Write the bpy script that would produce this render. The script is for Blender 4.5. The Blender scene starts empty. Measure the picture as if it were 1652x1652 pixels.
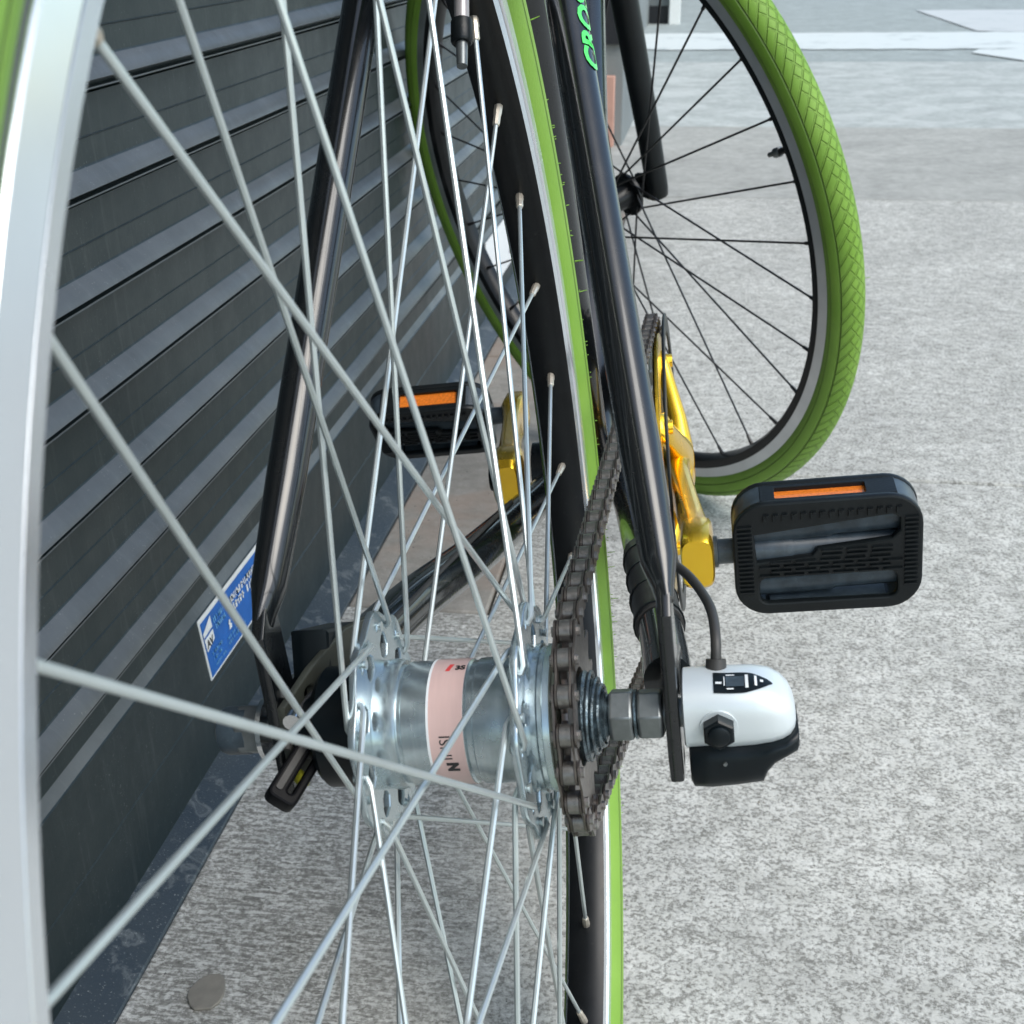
import bpy, bmesh, math, random
from mathutils import Vector, Matrix
random.seed(7)
PI = math.pi
S = bpy.context.scene
COL = S.collection

# ------------------------------------------------------------------ camera
MW = [[0.98740012, 0.15757873, -0.01448939], [-0.05871299, 0.44984371, 0.89117530], [-0.14694823, 0.87909589, -0.45342765]]
CW = Vector((0.06815406, -0.38933297, 0.58973449))
cam_d = bpy.data.cameras.new('camera')
cam = bpy.data.objects.new('camera', cam_d)
COL.objects.link(cam)
r_, u_, f_ = (Vector(x) for x in MW)
cam.matrix_world = Matrix(((r_.x, u_.x, -f_.x, CW.x), (r_.y, u_.y, -f_.y, CW.y), (r_.z, u_.z, -f_.z, CW.z), (0, 0, 0, 1)))
cam_d.sensor_width = 36.0
cam_d.lens = 2.15468 * 1000 / 1652 * 36
cam_d.shift_x = 39.8 / 1652
cam_d.shift_y = 154.4 / 1652
cam_d.clip_start = 0.01
cam_d.clip_end = 1500
cam_d.dof.use_dof = True
cam_d.dof.focus_distance = 0.60
cam_d.dof.aperture_fstop = 34
S.camera = cam

# ------------------------------------------------------------------ world, sun
W = bpy.data.worlds.new('World'); S.world = W; W.use_nodes = True
wn = W.node_tree; wn.nodes.clear()
sky = wn.nodes.new('ShaderNodeTexSky'); sky.sky_type = 'NISHITA'; sky.sun_disc = False
SUN_EL, SUN_AZ = math.radians(52), math.radians(125)
sky.sun_elevation = SUN_EL; sky.sun_rotation = SUN_AZ
sky.dust_density = 1.6; sky.air_density = 1.0; sky.ozone_density = 1.0
bg = wn.nodes.new('ShaderNodeBackground'); bg.inputs[1].default_value = 0.15
wo = wn.nodes.new('ShaderNodeOutputWorld')
tint = wn.nodes.new('ShaderNodeMix'); tint.data_type = 'RGBA'; tint.blend_type = 'MULTIPLY'; tint.inputs[0].default_value = 1.0
tint.inputs[7].default_value = (1.0, 1.02, 0.95, 1)
wn.links.new(sky.outputs[0], tint.inputs[6]); wn.links.new(tint.outputs[2], bg.inputs[0]); wn.links.new(bg.outputs[0], wo.inputs[0])
sd = bpy.data.lights.new('sun', 'SUN'); sd.energy = 1.0; sd.angle = math.radians(38); sd.color = (1, 0.985, 0.955)
sun = bpy.data.objects.new('sun', sd); COL.objects.link(sun)
sv = Vector((math.sin(SUN_AZ) * math.cos(SUN_EL), math.cos(SUN_AZ) * math.cos(SUN_EL), math.sin(SUN_EL)))
sun.rotation_euler = sv.to_track_quat('Z', 'Y').to_euler()
S.view_settings.view_transform = 'Standard'; S.view_settings.look = 'None'
S.view_settings.gamma = 1.0; S.view_settings.use_curve_mapping = False
S.view_settings.exposure = 0.92

# ------------------------------------------------------------------ materials
class NT:
    def __init__(s, name):
        s.m = bpy.data.materials.new(name); s.m.use_nodes = True
        s.t = s.m.node_tree; s.b = s.t.nodes['Principled BSDF']
        s.tc = s.t.nodes.new('ShaderNodeTexCoord')
    def n(s, kind, **kw):
        o = s.t.nodes.new('ShaderNode' + kind)
        for k, v in kw.items(): setattr(o, k, v)
        return o
    def l(s, a, b): s.t.links.new(a, b)
    def val(s, v, sock):
        if isinstance(v, (int, float)): sock.default_value = v
        elif isinstance(v, (tuple, list)): sock.default_value = v
        else: s.l(v, sock)
    def math(s, op, a, b=0.0, c=0.0):
        o = s.n('Math', operation=op); s.val(a, o.inputs[0]); s.val(b, o.inputs[1]); s.val(c, o.inputs[2]); return o.outputs[0]
    def mapping(s, scale=(1, 1, 1), src='Object', rot=(0, 0, 0)):
        m = s.n('Mapping'); m.inputs['Scale'].default_value = scale; m.inputs['Rotation'].default_value = rot
        s.l(s.tc.outputs[src], m.inputs[0]); return m.outputs[0]
    def noise(s, vec, scale, detail=3, rough=0.55, dist=0.0):
        o = s.n('TexNoise'); o.inputs['Scale'].default_value = scale; o.inputs['Detail'].default_value = detail
        o.inputs['Roughness'].default_value = rough; o.inputs['Distortion'].default_value = dist
        if vec is not None: s.l(vec, o.inputs[0])
        return o.outputs[0]
    def ramp(s, fac, stops, interp='LINEAR'):
        o = s.n('ValToRGB'); e = o.color_ramp.elements; o.color_ramp.interpolation = interp
        while len(e) < len(stops): e.new(0.5)
        for el, (p, c) in zip(e, stops):
            el.position = p; el.color = (c, c, c, 1) if isinstance(c, (int, float)) else (*c, 1)
        s.l(fac, o.inputs[0]); return o.outputs[0]
    def mix(s, fac, a, b, mode='MIX'):
        o = s.n('Mix', data_type='RGBA', blend_type=mode)
        s.val(fac, o.inputs[0])
        for v, i in ((a, 6), (b, 7)):
            if isinstance(v, tuple): o.inputs[i].default_value = (*v, 1)
            else: s.l(v, o.inputs[i])
        return o.outputs[2]
    def bump(s, h, strength, dist):
        o = s.n('Bump'); o.inputs['Strength'].default_value = strength; o.inputs['Distance'].default_value = dist
        s.l(h, o.inputs['Height']); s.l(o.outputs[0], s.b.inputs['Normal'])

def simple(name, col, rough=0.5, metal=0.0, var=0.0, vscale=60, coat=0.0, bump=0.0, bscale=400, dust=0.0, stretch=(1, 1, 1), spec=None):
    N = NT(name); b = N.b
    b.inputs['Metallic'].default_value = metal; b.inputs['Coat Weight'].default_value = coat
    b.inputs['Coat Roughness'].default_value = 0.06
    if spec is not None: b.inputs['Specular IOR Level'].default_value = spec
    v = N.mapping(stretch)
    nz = N.noise(v, vscale, 4)
    lo = tuple(c * (1 - var) for c in col); hi = tuple(min(1, c * (1 + var)) for c in col)
    c = N.ramp(nz, [(0.3, lo), (0.7, hi)])
    if dust:
        d = N.ramp(N.noise(v, vscale * 6, 5, 0.7), [(0.58, 0.0), (0.75, dust)])
        c = N.mix(d, c, (0.38, 0.38, 0.36))
    N.l(c, b.inputs['Base Color'])
    r = N.ramp(N.noise(v, vscale * 1.7, 3), [(0.3, max(0, rough - 0.03)), (0.7, min(1, rough + 0.04))])
    N.l(r, b.inputs['Roughness'])
    if bump: N.bump(N.noise(v, bscale, 3), 0.5, bump)
    return N.m

M = {}
M['paint'] = simple('black gloss paint', (0.003, 0.004, 0.005), 0.25, coat=0.6, var=0.2, dust=0.02, spec=0.5)
M['blackrim'] = simple('black anodised rim', (0.005, 0.006, 0.007), 0.33, var=0.2, dust=0.03, spec=0.35)
M['plastic'] = simple('black plastic', (0.006, 0.008, 0.009), 0.36, var=0.25, dust=0.02, bump=0.0002, bscale=900, spec=0.3)
M['plastic2'] = simple('blue grey worn plastic', (0.040, 0.056, 0.070), 0.33, var=0.4, vscale=120, dust=0.15)
M['rubber'] = simple('black cable rubber', (0.035, 0.033, 0.03), 0.5, var=0.2)
M['silver'] = simple('machined rim aluminium', (0.80, 0.83, 0.86), 0.24, metal=0.85, var=0.02, vscale=30)
M['frontsilver'] = simple('worn brake track', (0.68, 0.70, 0.71), 0.36, metal=0.75, var=0.08, vscale=30)
M['groove'] = simple('grey rim groove', (0.20, 0.22, 0.24), 0.5, metal=0.3, var=0.2, vscale=50)  # darker grey than the sidewall, for the ring in its groove
M['spoke'] = simple('galvanised spoke steel', (0.60, 0.65, 0.64), 0.36, metal=0.7, var=0.05, vscale=60)
M['bspoke'] = simple('black spoke', (0.010, 0.010, 0.011), 0.4, var=0.1)
M['brass'] = simple('nipple brass nickel', (0.62, 0.56, 0.47), 0.33, metal=0.7, var=0.1, vscale=400)
M['gold'] = simple('gold anodised alloy', (1.0, 0.60, 0.035), 0.24, metal=0.9, var=0.06, vscale=40, coat=0.4)
M['steel'] = simple('dark steel nut', (0.20, 0.215, 0.215), 0.38, metal=0.75, var=0.15, vscale=200)
M['chain'] = simple('oily brown chain steel', (0.15, 0.128, 0.115), 0.34, metal=0.8, var=0.35, vscale=300, dust=0.1)
M['roller'] = simple('chain roller steel', (0.27, 0.25, 0.235), 0.3, metal=0.85, var=0.25, vscale=500)
M['greasy'] = simple('greasy blue steel', (0.09, 0.12, 0.135), 0.28, metal=0.6, var=0.7, vscale=250, dust=0.35, bump=0.0016, bscale=350)
M['cap'] = simple('dusty olive dust cap', (0.25, 0.25, 0.20), 0.5, metal=0.35, var=0.25, vscale=200, dust=0.2)
M['olive'] = simple('olive grey brake arm', (0.075, 0.08, 0.065), 0.4, metal=0.4, var=0.15)
M['box'] = simple('silver painted plastic', (0.70, 0.75, 0.76), 0.34, metal=0.3, var=0.008)
M['boxblack'] = simple('satin black housing', (0.003, 0.006, 0.008), 0.33, var=0.2, dust=0.0, spec=0.3)
M['amber'] = simple('amber reflector', (0.80, 0.20, 0.02), 0.3, var=0.3, vscale=700, coat=0.5, dust=0.12)
M['white'] = simple('white print', (0.78, 0.80, 0.80), 0.4, var=0.02)
M['pinkband'] = simple('salmon pink label', (0.66, 0.46, 0.42), 0.33, var=0.05, vscale=40, coat=0.5, stretch=(8, 1, 1))
M['inkblack'] = simple('black ink', (0.02, 0.02, 0.02), 0.4)
M['inkred'] = simple('red ink', (0.7, 0.06, 0.06), 0.4)
M['inkgreen'] = simple('green decal ink', (0.08, 0.72, 0.12), 0.35, coat=0.5)
M['inkblue'] = simple('light blue ink', (0.16, 0.45, 0.78), 0.4)
M['leverblack'] = simple('matt black lever', (0.003, 0.003, 0.004), 0.5, spec=0.15)
M['blue'] = simple('blue sticker', (0.004, 0.115, 0.44), 0.45, var=0.12, vscale=40)
M['chrome'] = simple('chrome', (0.75, 0.76, 0.77), 0.15, metal=1.0)
M['greyplastic'] = simple('warm grey barrel', (0.38, 0.35, 0.35), 0.35, metal=0.4, var=0.08)
M['yellow'] = simple('yellow tag', (0.55, 0.55, 0.05), 0.4)

def hub_mat():
    N = NT('zinc plated hub'); b = N.b
    v = N.mapping((900, 6, 6))
    nz = N.noise(v, 1.0, 3)
    c = N.ramp(nz, [(0.3, (0.50, 0.58, 0.61)), (0.7, (0.60, 0.67, 0.69))])
    N.l(c, b.inputs['Base Color']); b.inputs['Metallic'].default_value = 0.9
    r = N.ramp(N.noise(N.mapping((1, 1, 1)), 90, 3), [(0.3, 0.20), (0.7, 0.30)]); N.l(r, b.inputs['Roughness'])
    N.bump(nz, 0.08, 0.0001)
    return N.m
M['hub'] = hub_mat()

def tyre_mat():
    N = NT('green rubber tyre'); b = N.b
    sep = N.n('SeparateXYZ'); N.l(N.tc.outputs['UV'], sep.inputs[0])
    u, v = sep.outputs[0], sep.outputs[1]
    a = N.math('MULTIPLY', u, 150.0)
    # wavy chevrons across the tread
    w = N.math('MULTIPLY', v, 8.0)
    f1 = N.math('ABSOLUTE', N.math('SUBTRACT', N.math('FRACT', N.math('ADD', a, w)), 0.5))
    f2 = N.math('ABSOLUTE', N.math('SUBTRACT', N.math('FRACT', N.math('SUBTRACT', a, w)), 0.5))
    l1 = N.ramp(f1, [(0.0, 0.0), (0.055, 0.0), (0.125, 1.0)])
    l2 = N.ramp(f2, [(0.0, 0.0), (0.055, 0.0), (0.125, 1.0)])
    # right half chevrons lean one way, left half the other, diamonds in the centre
    dv = N.math('ABSOLUTE', N.math('SUBTRACT', v, 0.5))
    centre = N.ramp(dv, [(0.0, 1.0), (0.10, 1.0), (0.13, 0.0)])
    side = N.math('GREATER_THAN', v, 0.5)
    ls = N.mix(side, l1, l2)
    lc = N.math('MINIMUM', l1, l2)
    h = N.mix(centre, ls, lc)
    tread = N.ramp(dv, [(0.0, 1.0), (0.21, 1.0), (0.215, 0.0)])
    h = N.mix(tread, (1.0, 1.0, 1.0), h)
    ring = N.math('ABSOLUTE', N.math('SUBTRACT', dv, 0.225))
    rl = N.ramp(ring, [(0.0, 0.0), (0.004, 0.3), (0.009, 1.0)])
    ring2 = N.math('ABSOLUTE', N.math('SUBTRACT', dv, 0.36))
    rl2 = N.ramp(ring2, [(0.0, 0.3), (0.004, 0.5), (0.007, 1.0)])
    h = N.math('MINIMUM', N.math('MINIMUM', h, rl), rl2)
    fine = N.noise(N.mapping(), 600, 3)
    h2 = N.math('MULTIPLY_ADD', fine, 0.06, h)
    nz = N.noise(N.mapping(), 18, 4)
    c = N.ramp(nz, [(0.3, (0.165, 0.315, 0.036)), (0.7, (0.210, 0.370, 0.056))])
    dirt = N.ramp(N.noise(N.mapping(), 70, 5, 0.7), [(0.55, 0.0), (0.8, 0.25)])
    c = N.mix(dirt, c, (0.15, 0.25, 0.07))
    N.l(c, b.inputs['Base Color']); b.inputs['Roughness'].default_value = 0.55
    b.inputs['Specular IOR Level'].default_value = 0.35
    N.bump(h2, 1.0, 0.0032)
    return N.m
M['tyre'] = tyre_mat()

def door_mat(name, lo, hi, dustk, r0):
    N = NT(name); b = N.b
    v = N.mapping((1, 1, 1))
    nz = N.noise(v, 7, 5, 0.65)
    c = N.ramp(nz, [(0.3, lo), (0.7, hi)])
    sp = N.noise(v, 560, 3, 0.6)
    sps = N.ramp(sp, [(0.655, 0.0), (0.70, 0.55)])
    gate = N.ramp(N.noise(v, 16, 4, 0.7), [(0.45, 0.0), (0.65, 1.0)])
    c = N.mix(N.math('MULTIPLY', sps, gate), c, (0.40, 0.42, 0.41))
    st = N.ramp(N.noise(N.mapping((1, 26, 2.0)), 5, 6, 0.8, 0.5), [(0.54, 0.0), (0.80, dustk)])
    c = N.mix(st, c, (0.24, 0.26, 0.26))
    N.l(c, b.inputs['Base Color'])
    r = N.ramp(N.noise(v, 24, 5, 0.7), [(0.3, r0), (0.7, r0 + 0.14)]); N.l(r, b.inputs['Roughness'])
    hb = N.math('MULTIPLY_ADD', N.noise(N.mapping((1, .4, 1)), 18, 3), 1.0, N.math('MULTIPLY', N.noise(v, 300, 3), 0.08))
    b.inputs['Metallic'].default_value = 0.30
    N.bump(hb, 0.30, 0.0022)
    return N.m
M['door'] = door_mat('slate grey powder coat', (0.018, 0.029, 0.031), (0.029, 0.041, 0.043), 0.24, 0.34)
M['rib'] = door_mat('sky-lit slate grey rib', (0.070, 0.078, 0.083), (0.135, 0.145, 0.150), 0.22, 0.36)  # skylight on the upward slopes and lips, painted in as a lighter grey

def sill_mat():
    N = NT('scuffed blue grey sill'); b = N.b
    v = N.mapping()
    c = N.ramp(N.noise(v, 9, 4), [(0.3, (0.030, 0.043, 0.056)), (0.7, (0.048, 0.060, 0.068))])
    ring = N.ramp(N.noise(v, 34, 4, 0.6, 1.2), [(0.55, 0.0), (0.63, 0.34), (0.66, 0.06), (0.8, 0.25)])
    c = N.mix(ring, c, (0.24, 0.26, 0.26))
    sp = N.ramp(N.noise(v, 620, 2), [(0.64, 0.0), (0.74, 0.6)])
    c = N.mix(sp, c, (0.36, 0.38, 0.37))
    N.l(c, b.inputs['Base Color']); b.inputs['Roughness'].default_value = 0.42
    N.bump(N.noise(v, 500, 3), 0.4, 0.0008)
    return N.m
M['sill'] = sill_mat()

def concrete(name, dark, light, scale, lo=0.40, hi=0.60, striate=0.0, tint=None, bumpd=0.002, stain=None, bright=(0.62, 0.62, 0.59), leftmix=None):
    N = NT(name); b = N.b
    v = N.mapping()
    n1 = N.noise(v, scale, 7, 0.68, 0.3)
    if striate:      # clustered fine aggregate: fine grain carried on a coarser clustering
        n1 = N.math('MULTIPLY_ADD', N.noise(v, scale * 1.55, 4, 0.6, 0.2), 0.62, N.math('MULTIPLY', N.noise(v, scale * 0.42, 5, 0.65, 0.5), 0.38))
    c = N.ramp(n1, [(lo, dark), (hi, light)])
    # second, finer speckle
    n2 = N.noise(v, scale * 2.1, 5, 0.65, 0.2)
    rg = N.math('ABSOLUTE', N.math('SUBTRACT', N.noise(v, scale * 0.9, 5, 0.7, 0.6), 0.5))
    sp = N.math('MAXIMUM', N.ramp(n2, [(0.56, 0.0), (0.66, 0.7)]), N.ramp(rg, [(0.0, 0.7), (0.022, 0.0)]))
    c = N.mix(sp, c, bright)
    h = n1
    if striate:
        sv_ = N.mapping((0.24, 1, 1))
        n3 = N.math('MULTIPLY_ADD', N.noise(sv_, scale * 1.5, 7, 0.75, 0.4), 0.55, N.math('MULTIPLY', N.noise(v, scale * 1.5, 6, 0.7, 0.4), 0.45))
        cs = N.ramp(n3, [(0.40, tuple(x * 0.45 for x in dark)), (0.475, tuple(x * 0.85 for x in dark)), (0.525, tuple(x * 0.85 for x in light)), (0.575, bright)])
        if leftmix:
            sx = N.n('SeparateXYZ'); N.l(N.tc.outputs['Object'], sx.inputs[0])
            wob = N.math('MULTIPLY_ADD', N.noise(v, 14, 4), 0.12, sx.outputs[0])
            k = N.ramp(N.math('MULTIPLY_ADD', wob, 1.0, 0.5), [(0.5 + leftmix[0], 1.0), (0.5 + leftmix[1], 0.0)])
            k = N.math('MULTIPLY', k, striate)
        else: k = striate
        c = N.mix(k, c, cs)
        h = N.mix(k, n1, n3)
        if leftmix: c = N.mix(N.math('MULTIPLY', k, 0.18), c, (0.20, 0.185, 0.165))
    big = N.noise(v, 5.5, 4, 0.6)
    bg_ = N.ramp(big, [(0.3, (0.80, 0.80, 0.80)), (0.7, (1.06, 1.06, 1.06))])
    c = N.mix(1.0, c, bg_, 'MULTIPLY')
    mid = N.ramp(N.noise(v, 32, 4, 0.6), [(0.35, (0.84, 0.84, 0.83)), (0.65, (1.05, 1.05, 1.05))])
    c = N.mix(1.0, c, mid, 'MULTIPLY')
    if striate:
        dk = N.ramp(N.noise(v, 11, 6, 0.7, 0.4), [(0.50, 0.0), (0.72, 0.42)])
        c = N.mix(dk, c, (0.20, 0.197, 0.18))
        lt = N.ramp(N.noise(N.mapping((1, 1, 3)), 23, 6, 0.7, 0.8), [(0.56, 0.0), (0.70, 0.30)])
        c = N.mix(lt, c, (0.62, 0.62, 0.59))
    if stain:
        s1 = N.ramp(N.noise(v, 6, 4, 0.6, 0.6), [(0.48, 0.0), (0.62, stain[1])])
        c = N.mix(s1, c, stain[0])
    gt = N.ramp(N.noise(v, 260, 2), [(0.24, 0.8), (0.28, 0.0)])
    c = N.mix(gt, c, tuple(x * 0.4 for x in dark))
    N.l(c, b.inputs['Base Color']); b.inputs['Roughness'].default_value = 0.85
    b.inputs['Specular IOR Level'].default_value = 0.25
    N.bump(h, 0.55, bumpd)
    return N.m
M['conc'] = concrete('speckled concrete', (0.265, 0.260, 0.235), (0.65, 0.645, 0.60), 190, 0.440, 0.545, striate=0.8, leftmix=(-0.06, 0.08), bright=(0.80, 0.80, 0.755))
M['conctan'] = concrete('smooth tan concrete', (0.24, 0.225, 0.20), (0.30, 0.285, 0.255), 60, 0.3, 0.7, bumpd=0.0008, stain=((0.27, 0.20, 0.155), 0.5), bright=(0.34, 0.32, 0.29))
M['concfar'] = concrete('smooth grey concrete', (0.38, 0.38, 0.35), (0.46, 0.46, 0.43), 70, 0.3, 0.7, bumpd=0.001, bright=(0.5, 0.5, 0.47))
M['concfar2'] = concrete('pale worn concrete', (0.40, 0.43, 0.41), (0.50, 0.53, 0.51), 45, 0.3, 0.7, bumpd=0.001, bright=(0.56, 0.58, 0.56), stain=((0.58, 0.60, 0.58), 0.5))
M['asphalt'] = concrete('pale bleached asphalt', (0.33, 0.37, 0.36), (0.40, 0.44, 0.43), 60, 0.3, 0.7, bumpd=0.001, bright=(0.46, 0.50, 0.49))
def paint_mat(name, col):
    N = NT(name); v = N.mapping()
    wear = N.ramp(N.noise(v, 3.0, 7, 0.72), [(0.54, 0.0), (0.64, 0.75)])
    c = N.mix(wear, col, (0.40, 0.44, 0.43))
    N.l(c, N.b.inputs['Base Color']); N.b.inputs['Roughness'].default_value = 0.7
    return N.m
M['roadpaint'] = paint_mat('worn white road paint', (0.64, 0.68, 0.66))
M['roadpaint2'] = paint_mat('dusty white road paint', (0.55, 0.57, 0.56))
M['facade'] = simple('grey facade render', (0.20, 0.22, 0.22), 0.8, var=0.15, vscale=3, bump=0.002, bscale=80)
M['darkpanel'] = simple('dark metal panel', (0.012, 0.013, 0.016), 0.5, var=0.2)
M['pinktile'] = simple('pink plinth tile', (0.56, 0.32, 0.25), 0.6, var=0.1, vscale=20)
M['tan'] = simple('tan door trim', (0.50, 0.38, 0.26), 0.6, var=0.05)
M['whitepost'] = simple('white painted pipe', (0.78, 0.80, 0.78), 0.5, var=0.04)
M['stone'] = simple('flat taupe blob', (0.21, 0.195, 0.165), 0.7, var=0.12, vscale=120, bump=0.0006, bscale=300)
M['kerb'] = simple('mortar', (0.10, 0.10, 0.095), 0.9, var=0.2)

# ------------------------------------------------------------------ mesh helpers
def link(name, me, mat, parent=None, loc=None):
    o = bpy.data.objects.new(name, me); COL.objects.link(o)
    if mat is not None and not me.materials: me.materials.append(mat)
    if parent is not None: o.parent = parent
    if loc is not None: o.location = loc
    return o

def mk(name, vs, fs, mat, parent=None, smooth=True, angle=35, uvs=None, loc=None):
    me = bpy.data.meshes.new(name); me.from_pydata([tuple(v) for v in vs], [], fs); me.validate()
    if uvs:
        uv = me.uv_layers.new(name='UVMap')
        for poly in me.polygons:
            for li in poly.loop_indices:
                uv.data[li].uv = uvs[poly.index][li - poly.loop_start]
    if smooth:
        me.shade_smooth(); me.set_sharp_from_angle(angle=math.radians(angle))
    me.update()
    return link(name, me, mat, parent, loc)

def fixn(o):
    bm = bmesh.new(); bm.from_mesh(o.data); bmesh.ops.recalc_face_normals(bm, faces=bm.faces); bm.to_mesh(o.data); bm.free(); return o

def bevel(o, w, seg=2, ang=30):
    m = o.modifiers.new('bevel', 'BEVEL'); m.width = w; m.segments = seg; m.limit_method = 'ANGLE'; m.angle_limit = math.radians(ang); m.harden_normals = False
    return o

def box_vf(x0, x1, y0, y1, z0, z1):
    v = [(x, y, z) for x in (x0, x1) for y in (y0, y1) for z in (z0, z1)]
    f = [(0, 1, 3, 2), (4, 6, 7, 5), (0, 4, 5, 1), (2, 3, 7, 6), (0, 2, 6, 4), (1, 5, 7, 3)]
    return v, f

def box(name, b6, mat, parent=None, bev=0.0, seg=2):
    v, f = box_vf(*b6); o = mk(name, v, f, mat, parent, smooth=bev > 0)
    if bev: bevel(o, bev, seg)
    return o

class Frame:      # a wheel's own axes: n axle, f forward, u up
    def __init__(s, c, n):
        s.c = Vector(c); s.n = Vector(n).normalized()
        s.f = Vector((0, 0, 1)).cross(s.n).normalized(); s.u = s.n.cross(s.f)
    def p(s, ang, r, x):
        return s.c + s.n * x + (s.f * math.cos(ang) + s.u * math.sin(ang)) * r

def revolve(name, F, prof, mat, parent, n=96, closed=False, uv=False, angle=35, loc=None, a0=0, a1=2 * PI):
    full = abs(a1 - a0 - 2 * PI) < 1e-6
    k = len(prof); vs = []; fs = []; uvs = []
    rows = n if full else n + 1
    for i in range(rows):
        a = a0 + (a1 - a0) * i / n
        for x, r in prof: vs.append(F.p(a, r, x))
    kk = k if closed else k - 1
    for i in range(n):
        i2 = (i + 1) % rows
        for j in range(kk):
            j2 = (j + 1) % k
            fs.append((i * k + j, i2 * k + j, i2 * k + j2, i * k + j2))
            if uv: uvs.append([(i / n, j / kk), ((i + 1) / n, j / kk), ((i + 1) / n, (j + 1) / kk), (i / n, (j + 1) / kk)])
    return fixn(mk(name, vs, fs, mat, parent, uvs=uvs if uv else None, angle=angle, loc=loc))

def frames_along(pts):
    pts = [Vector(p) for p in pts]; T = []
    for i in range(len(pts)):
        a = pts[max(0, i - 1)]; b = pts[min(len(pts) - 1, i + 1)]; T.append((b - a).normalized())
    ref = Vector((0, 0, 1)) if abs(T[0].z) < 0.9 else Vector((0, 1, 0))
    N0 = (ref - T[0] * ref.dot(T[0])).normalized(); out = []
    for t in T:
        N0 = (N0 - t * N0.dot(t)).normalized(); out.append((t, N0.copy(), t.cross(N0)))
    return pts, out

def tube_vf(pts, rad, n=10, cap=True, off=0, sy=1.0):
    pts, fr = frames_along(pts); vs = []; fs = []
    for i, (p, (t, a, b)) in enumerate(zip(pts, fr)):
        r = rad[i] if isinstance(rad, (list, tuple)) else rad
        ra, rb = r if isinstance(r, tuple) else (r, r)
        for j in range(n):
            g = 2 * PI * j / n
            vs.append(p + a * (math.cos(g) * ra) + b * (math.sin(g) * rb))
    for i in range(len(pts) - 1):
        for j in range(n):
            j2 = (j + 1) % n
            fs.append((off + i * n + j, off + i * n + j2, off + (i + 1) * n + j2, off + (i + 1) * n + j))
    if cap:
        fs.append(tuple(off + j for j in range(n))[::-1]); L = (len(pts) - 1) * n
        fs.append(tuple(off + L + j for j in range(n)))
    return vs, fs

def tube(name, pts, rad, mat, parent, n=10, loc=None):
    v, f = tube_vf(pts, rad, n); return mk(name, v, f, mat, parent, loc=loc, angle=40)

def spline(pts, k=8):
    P = [Vector(p) for p in pts]; P = [P[0] * 2 - P[1]] + P + [P[-1] * 2 - P[-2]]; out = []
    for i in range(1, len(P) - 2):
        for j in range(k):
            t = j / k; a, b, c, d = P[i - 1], P[i], P[i + 1], P[i + 2]
            out.append(0.5 * ((2 * b) + (c - a) * t + (2 * a - 5 * b + 4 * c - d) * t * t + (3 * b - a - 3 * c + d) * t ** 3))
    out.append(P[-2]); return out

def plate(name, outlines, thick, xf, mat, parent, bev=0.0, loc=None, res=1):
    """flat plate from 2D outlines (the first outer, the others holes); xf maps (u, v, w) to 3D"""
    cu = bpy.data.curves.new(name, 'CURVE'); cu.dimensions = '2D'; cu.fill_mode = 'BOTH'
    cu.extrude = thick / 2 - bev; cu.bevel_depth = bev; cu.bevel_resolution = res; cu.offset = -bev
    for ol in outlines:
        sp = cu.splines.new('POLY'); sp.points.add(len(ol) - 1); sp.use_cyclic_u = True
        for q, (a, b) in zip(sp.points, ol): q.co = (a, b, 0, 1)
    t = bpy.data.objects.new('tmp', cu); COL.objects.link(t)
    bpy.context.view_layer.update()
    me = bpy.data.meshes.new_from_object(t.evaluated_get(bpy.context.evaluated_depsgraph_get()))
    bpy.data.objects.remove(t); bpy.data.curves.remove(cu)
    for v in me.vertices: v.co = xf(*v.co)
    me.materials.clear(); me.name = name
    me.shade_smooth(); me.set_sharp_from_angle(angle=math.radians(30))
    o = link(name, me, mat, parent, loc); return fixn(o)

def text_mesh(name, body, size, xf, mat, parent, thick=0.0, loc=None, bold=0.0, sub=0):
    cu = bpy.data.curves.new(name, 'FONT'); cu.body = body; cu.size = size; cu.offset = bold; cu.resolution_u = 3
    t = bpy.data.objects.new('tmp', cu); COL.objects.link(t)
    bpy.context.view_layer.update()
    me = bpy.data.meshes.new_from_object(t.evaluated_get(bpy.context.evaluated_depsgraph_get()))
    bpy.data.objects.remove(t); bpy.data.curves.remove(cu)
    if sub:
        bm = bmesh.new(); bm.from_mesh(me)
        bmesh.ops.triangulate(bm, faces=bm.faces); bmesh.ops.subdivide_edges(bm, edges=bm.edges, cuts=sub); bm.to_mesh(me); bm.free()
    for v in me.vertices: v.co = xf(v.co.x, v.co.y, 0)
    me.materials.clear(); me.name = name
    return link(name, me, mat, parent, loc)

def circle2(cx, cy, r, n=20, a0=0.0, sx=1.0, sy=1.0):
    return [(cx + r * sx * math.cos(a0 + 2 * PI * i / n), cy + r * sy * math.sin(a0 + 2 * PI * i / n)) for i in range(n)]

def rrect(x0, x1, y0, y1, r, n=6):
    out = []
    for cx, cy, a in ((x1 - r, y1 - r, 0), (x0 + r, y1 - r, PI / 2), (x0 + r, y0 + r, PI), (x1 - r, y0 + r, 1.5 * PI)):
        for i in range(n + 1): out.append((cx + r * math.cos(a + PI / 2 * i / n), cy + r * math.sin(a + PI / 2 * i / n)))
    return out

def tag(o, label=None, cat=None, group=None, kind=None):
    if label: o['label'] = label
    if cat: o['category'] = cat
    if group: o['group'] = group
    if kind: o['kind'] = kind
    return o

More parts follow.
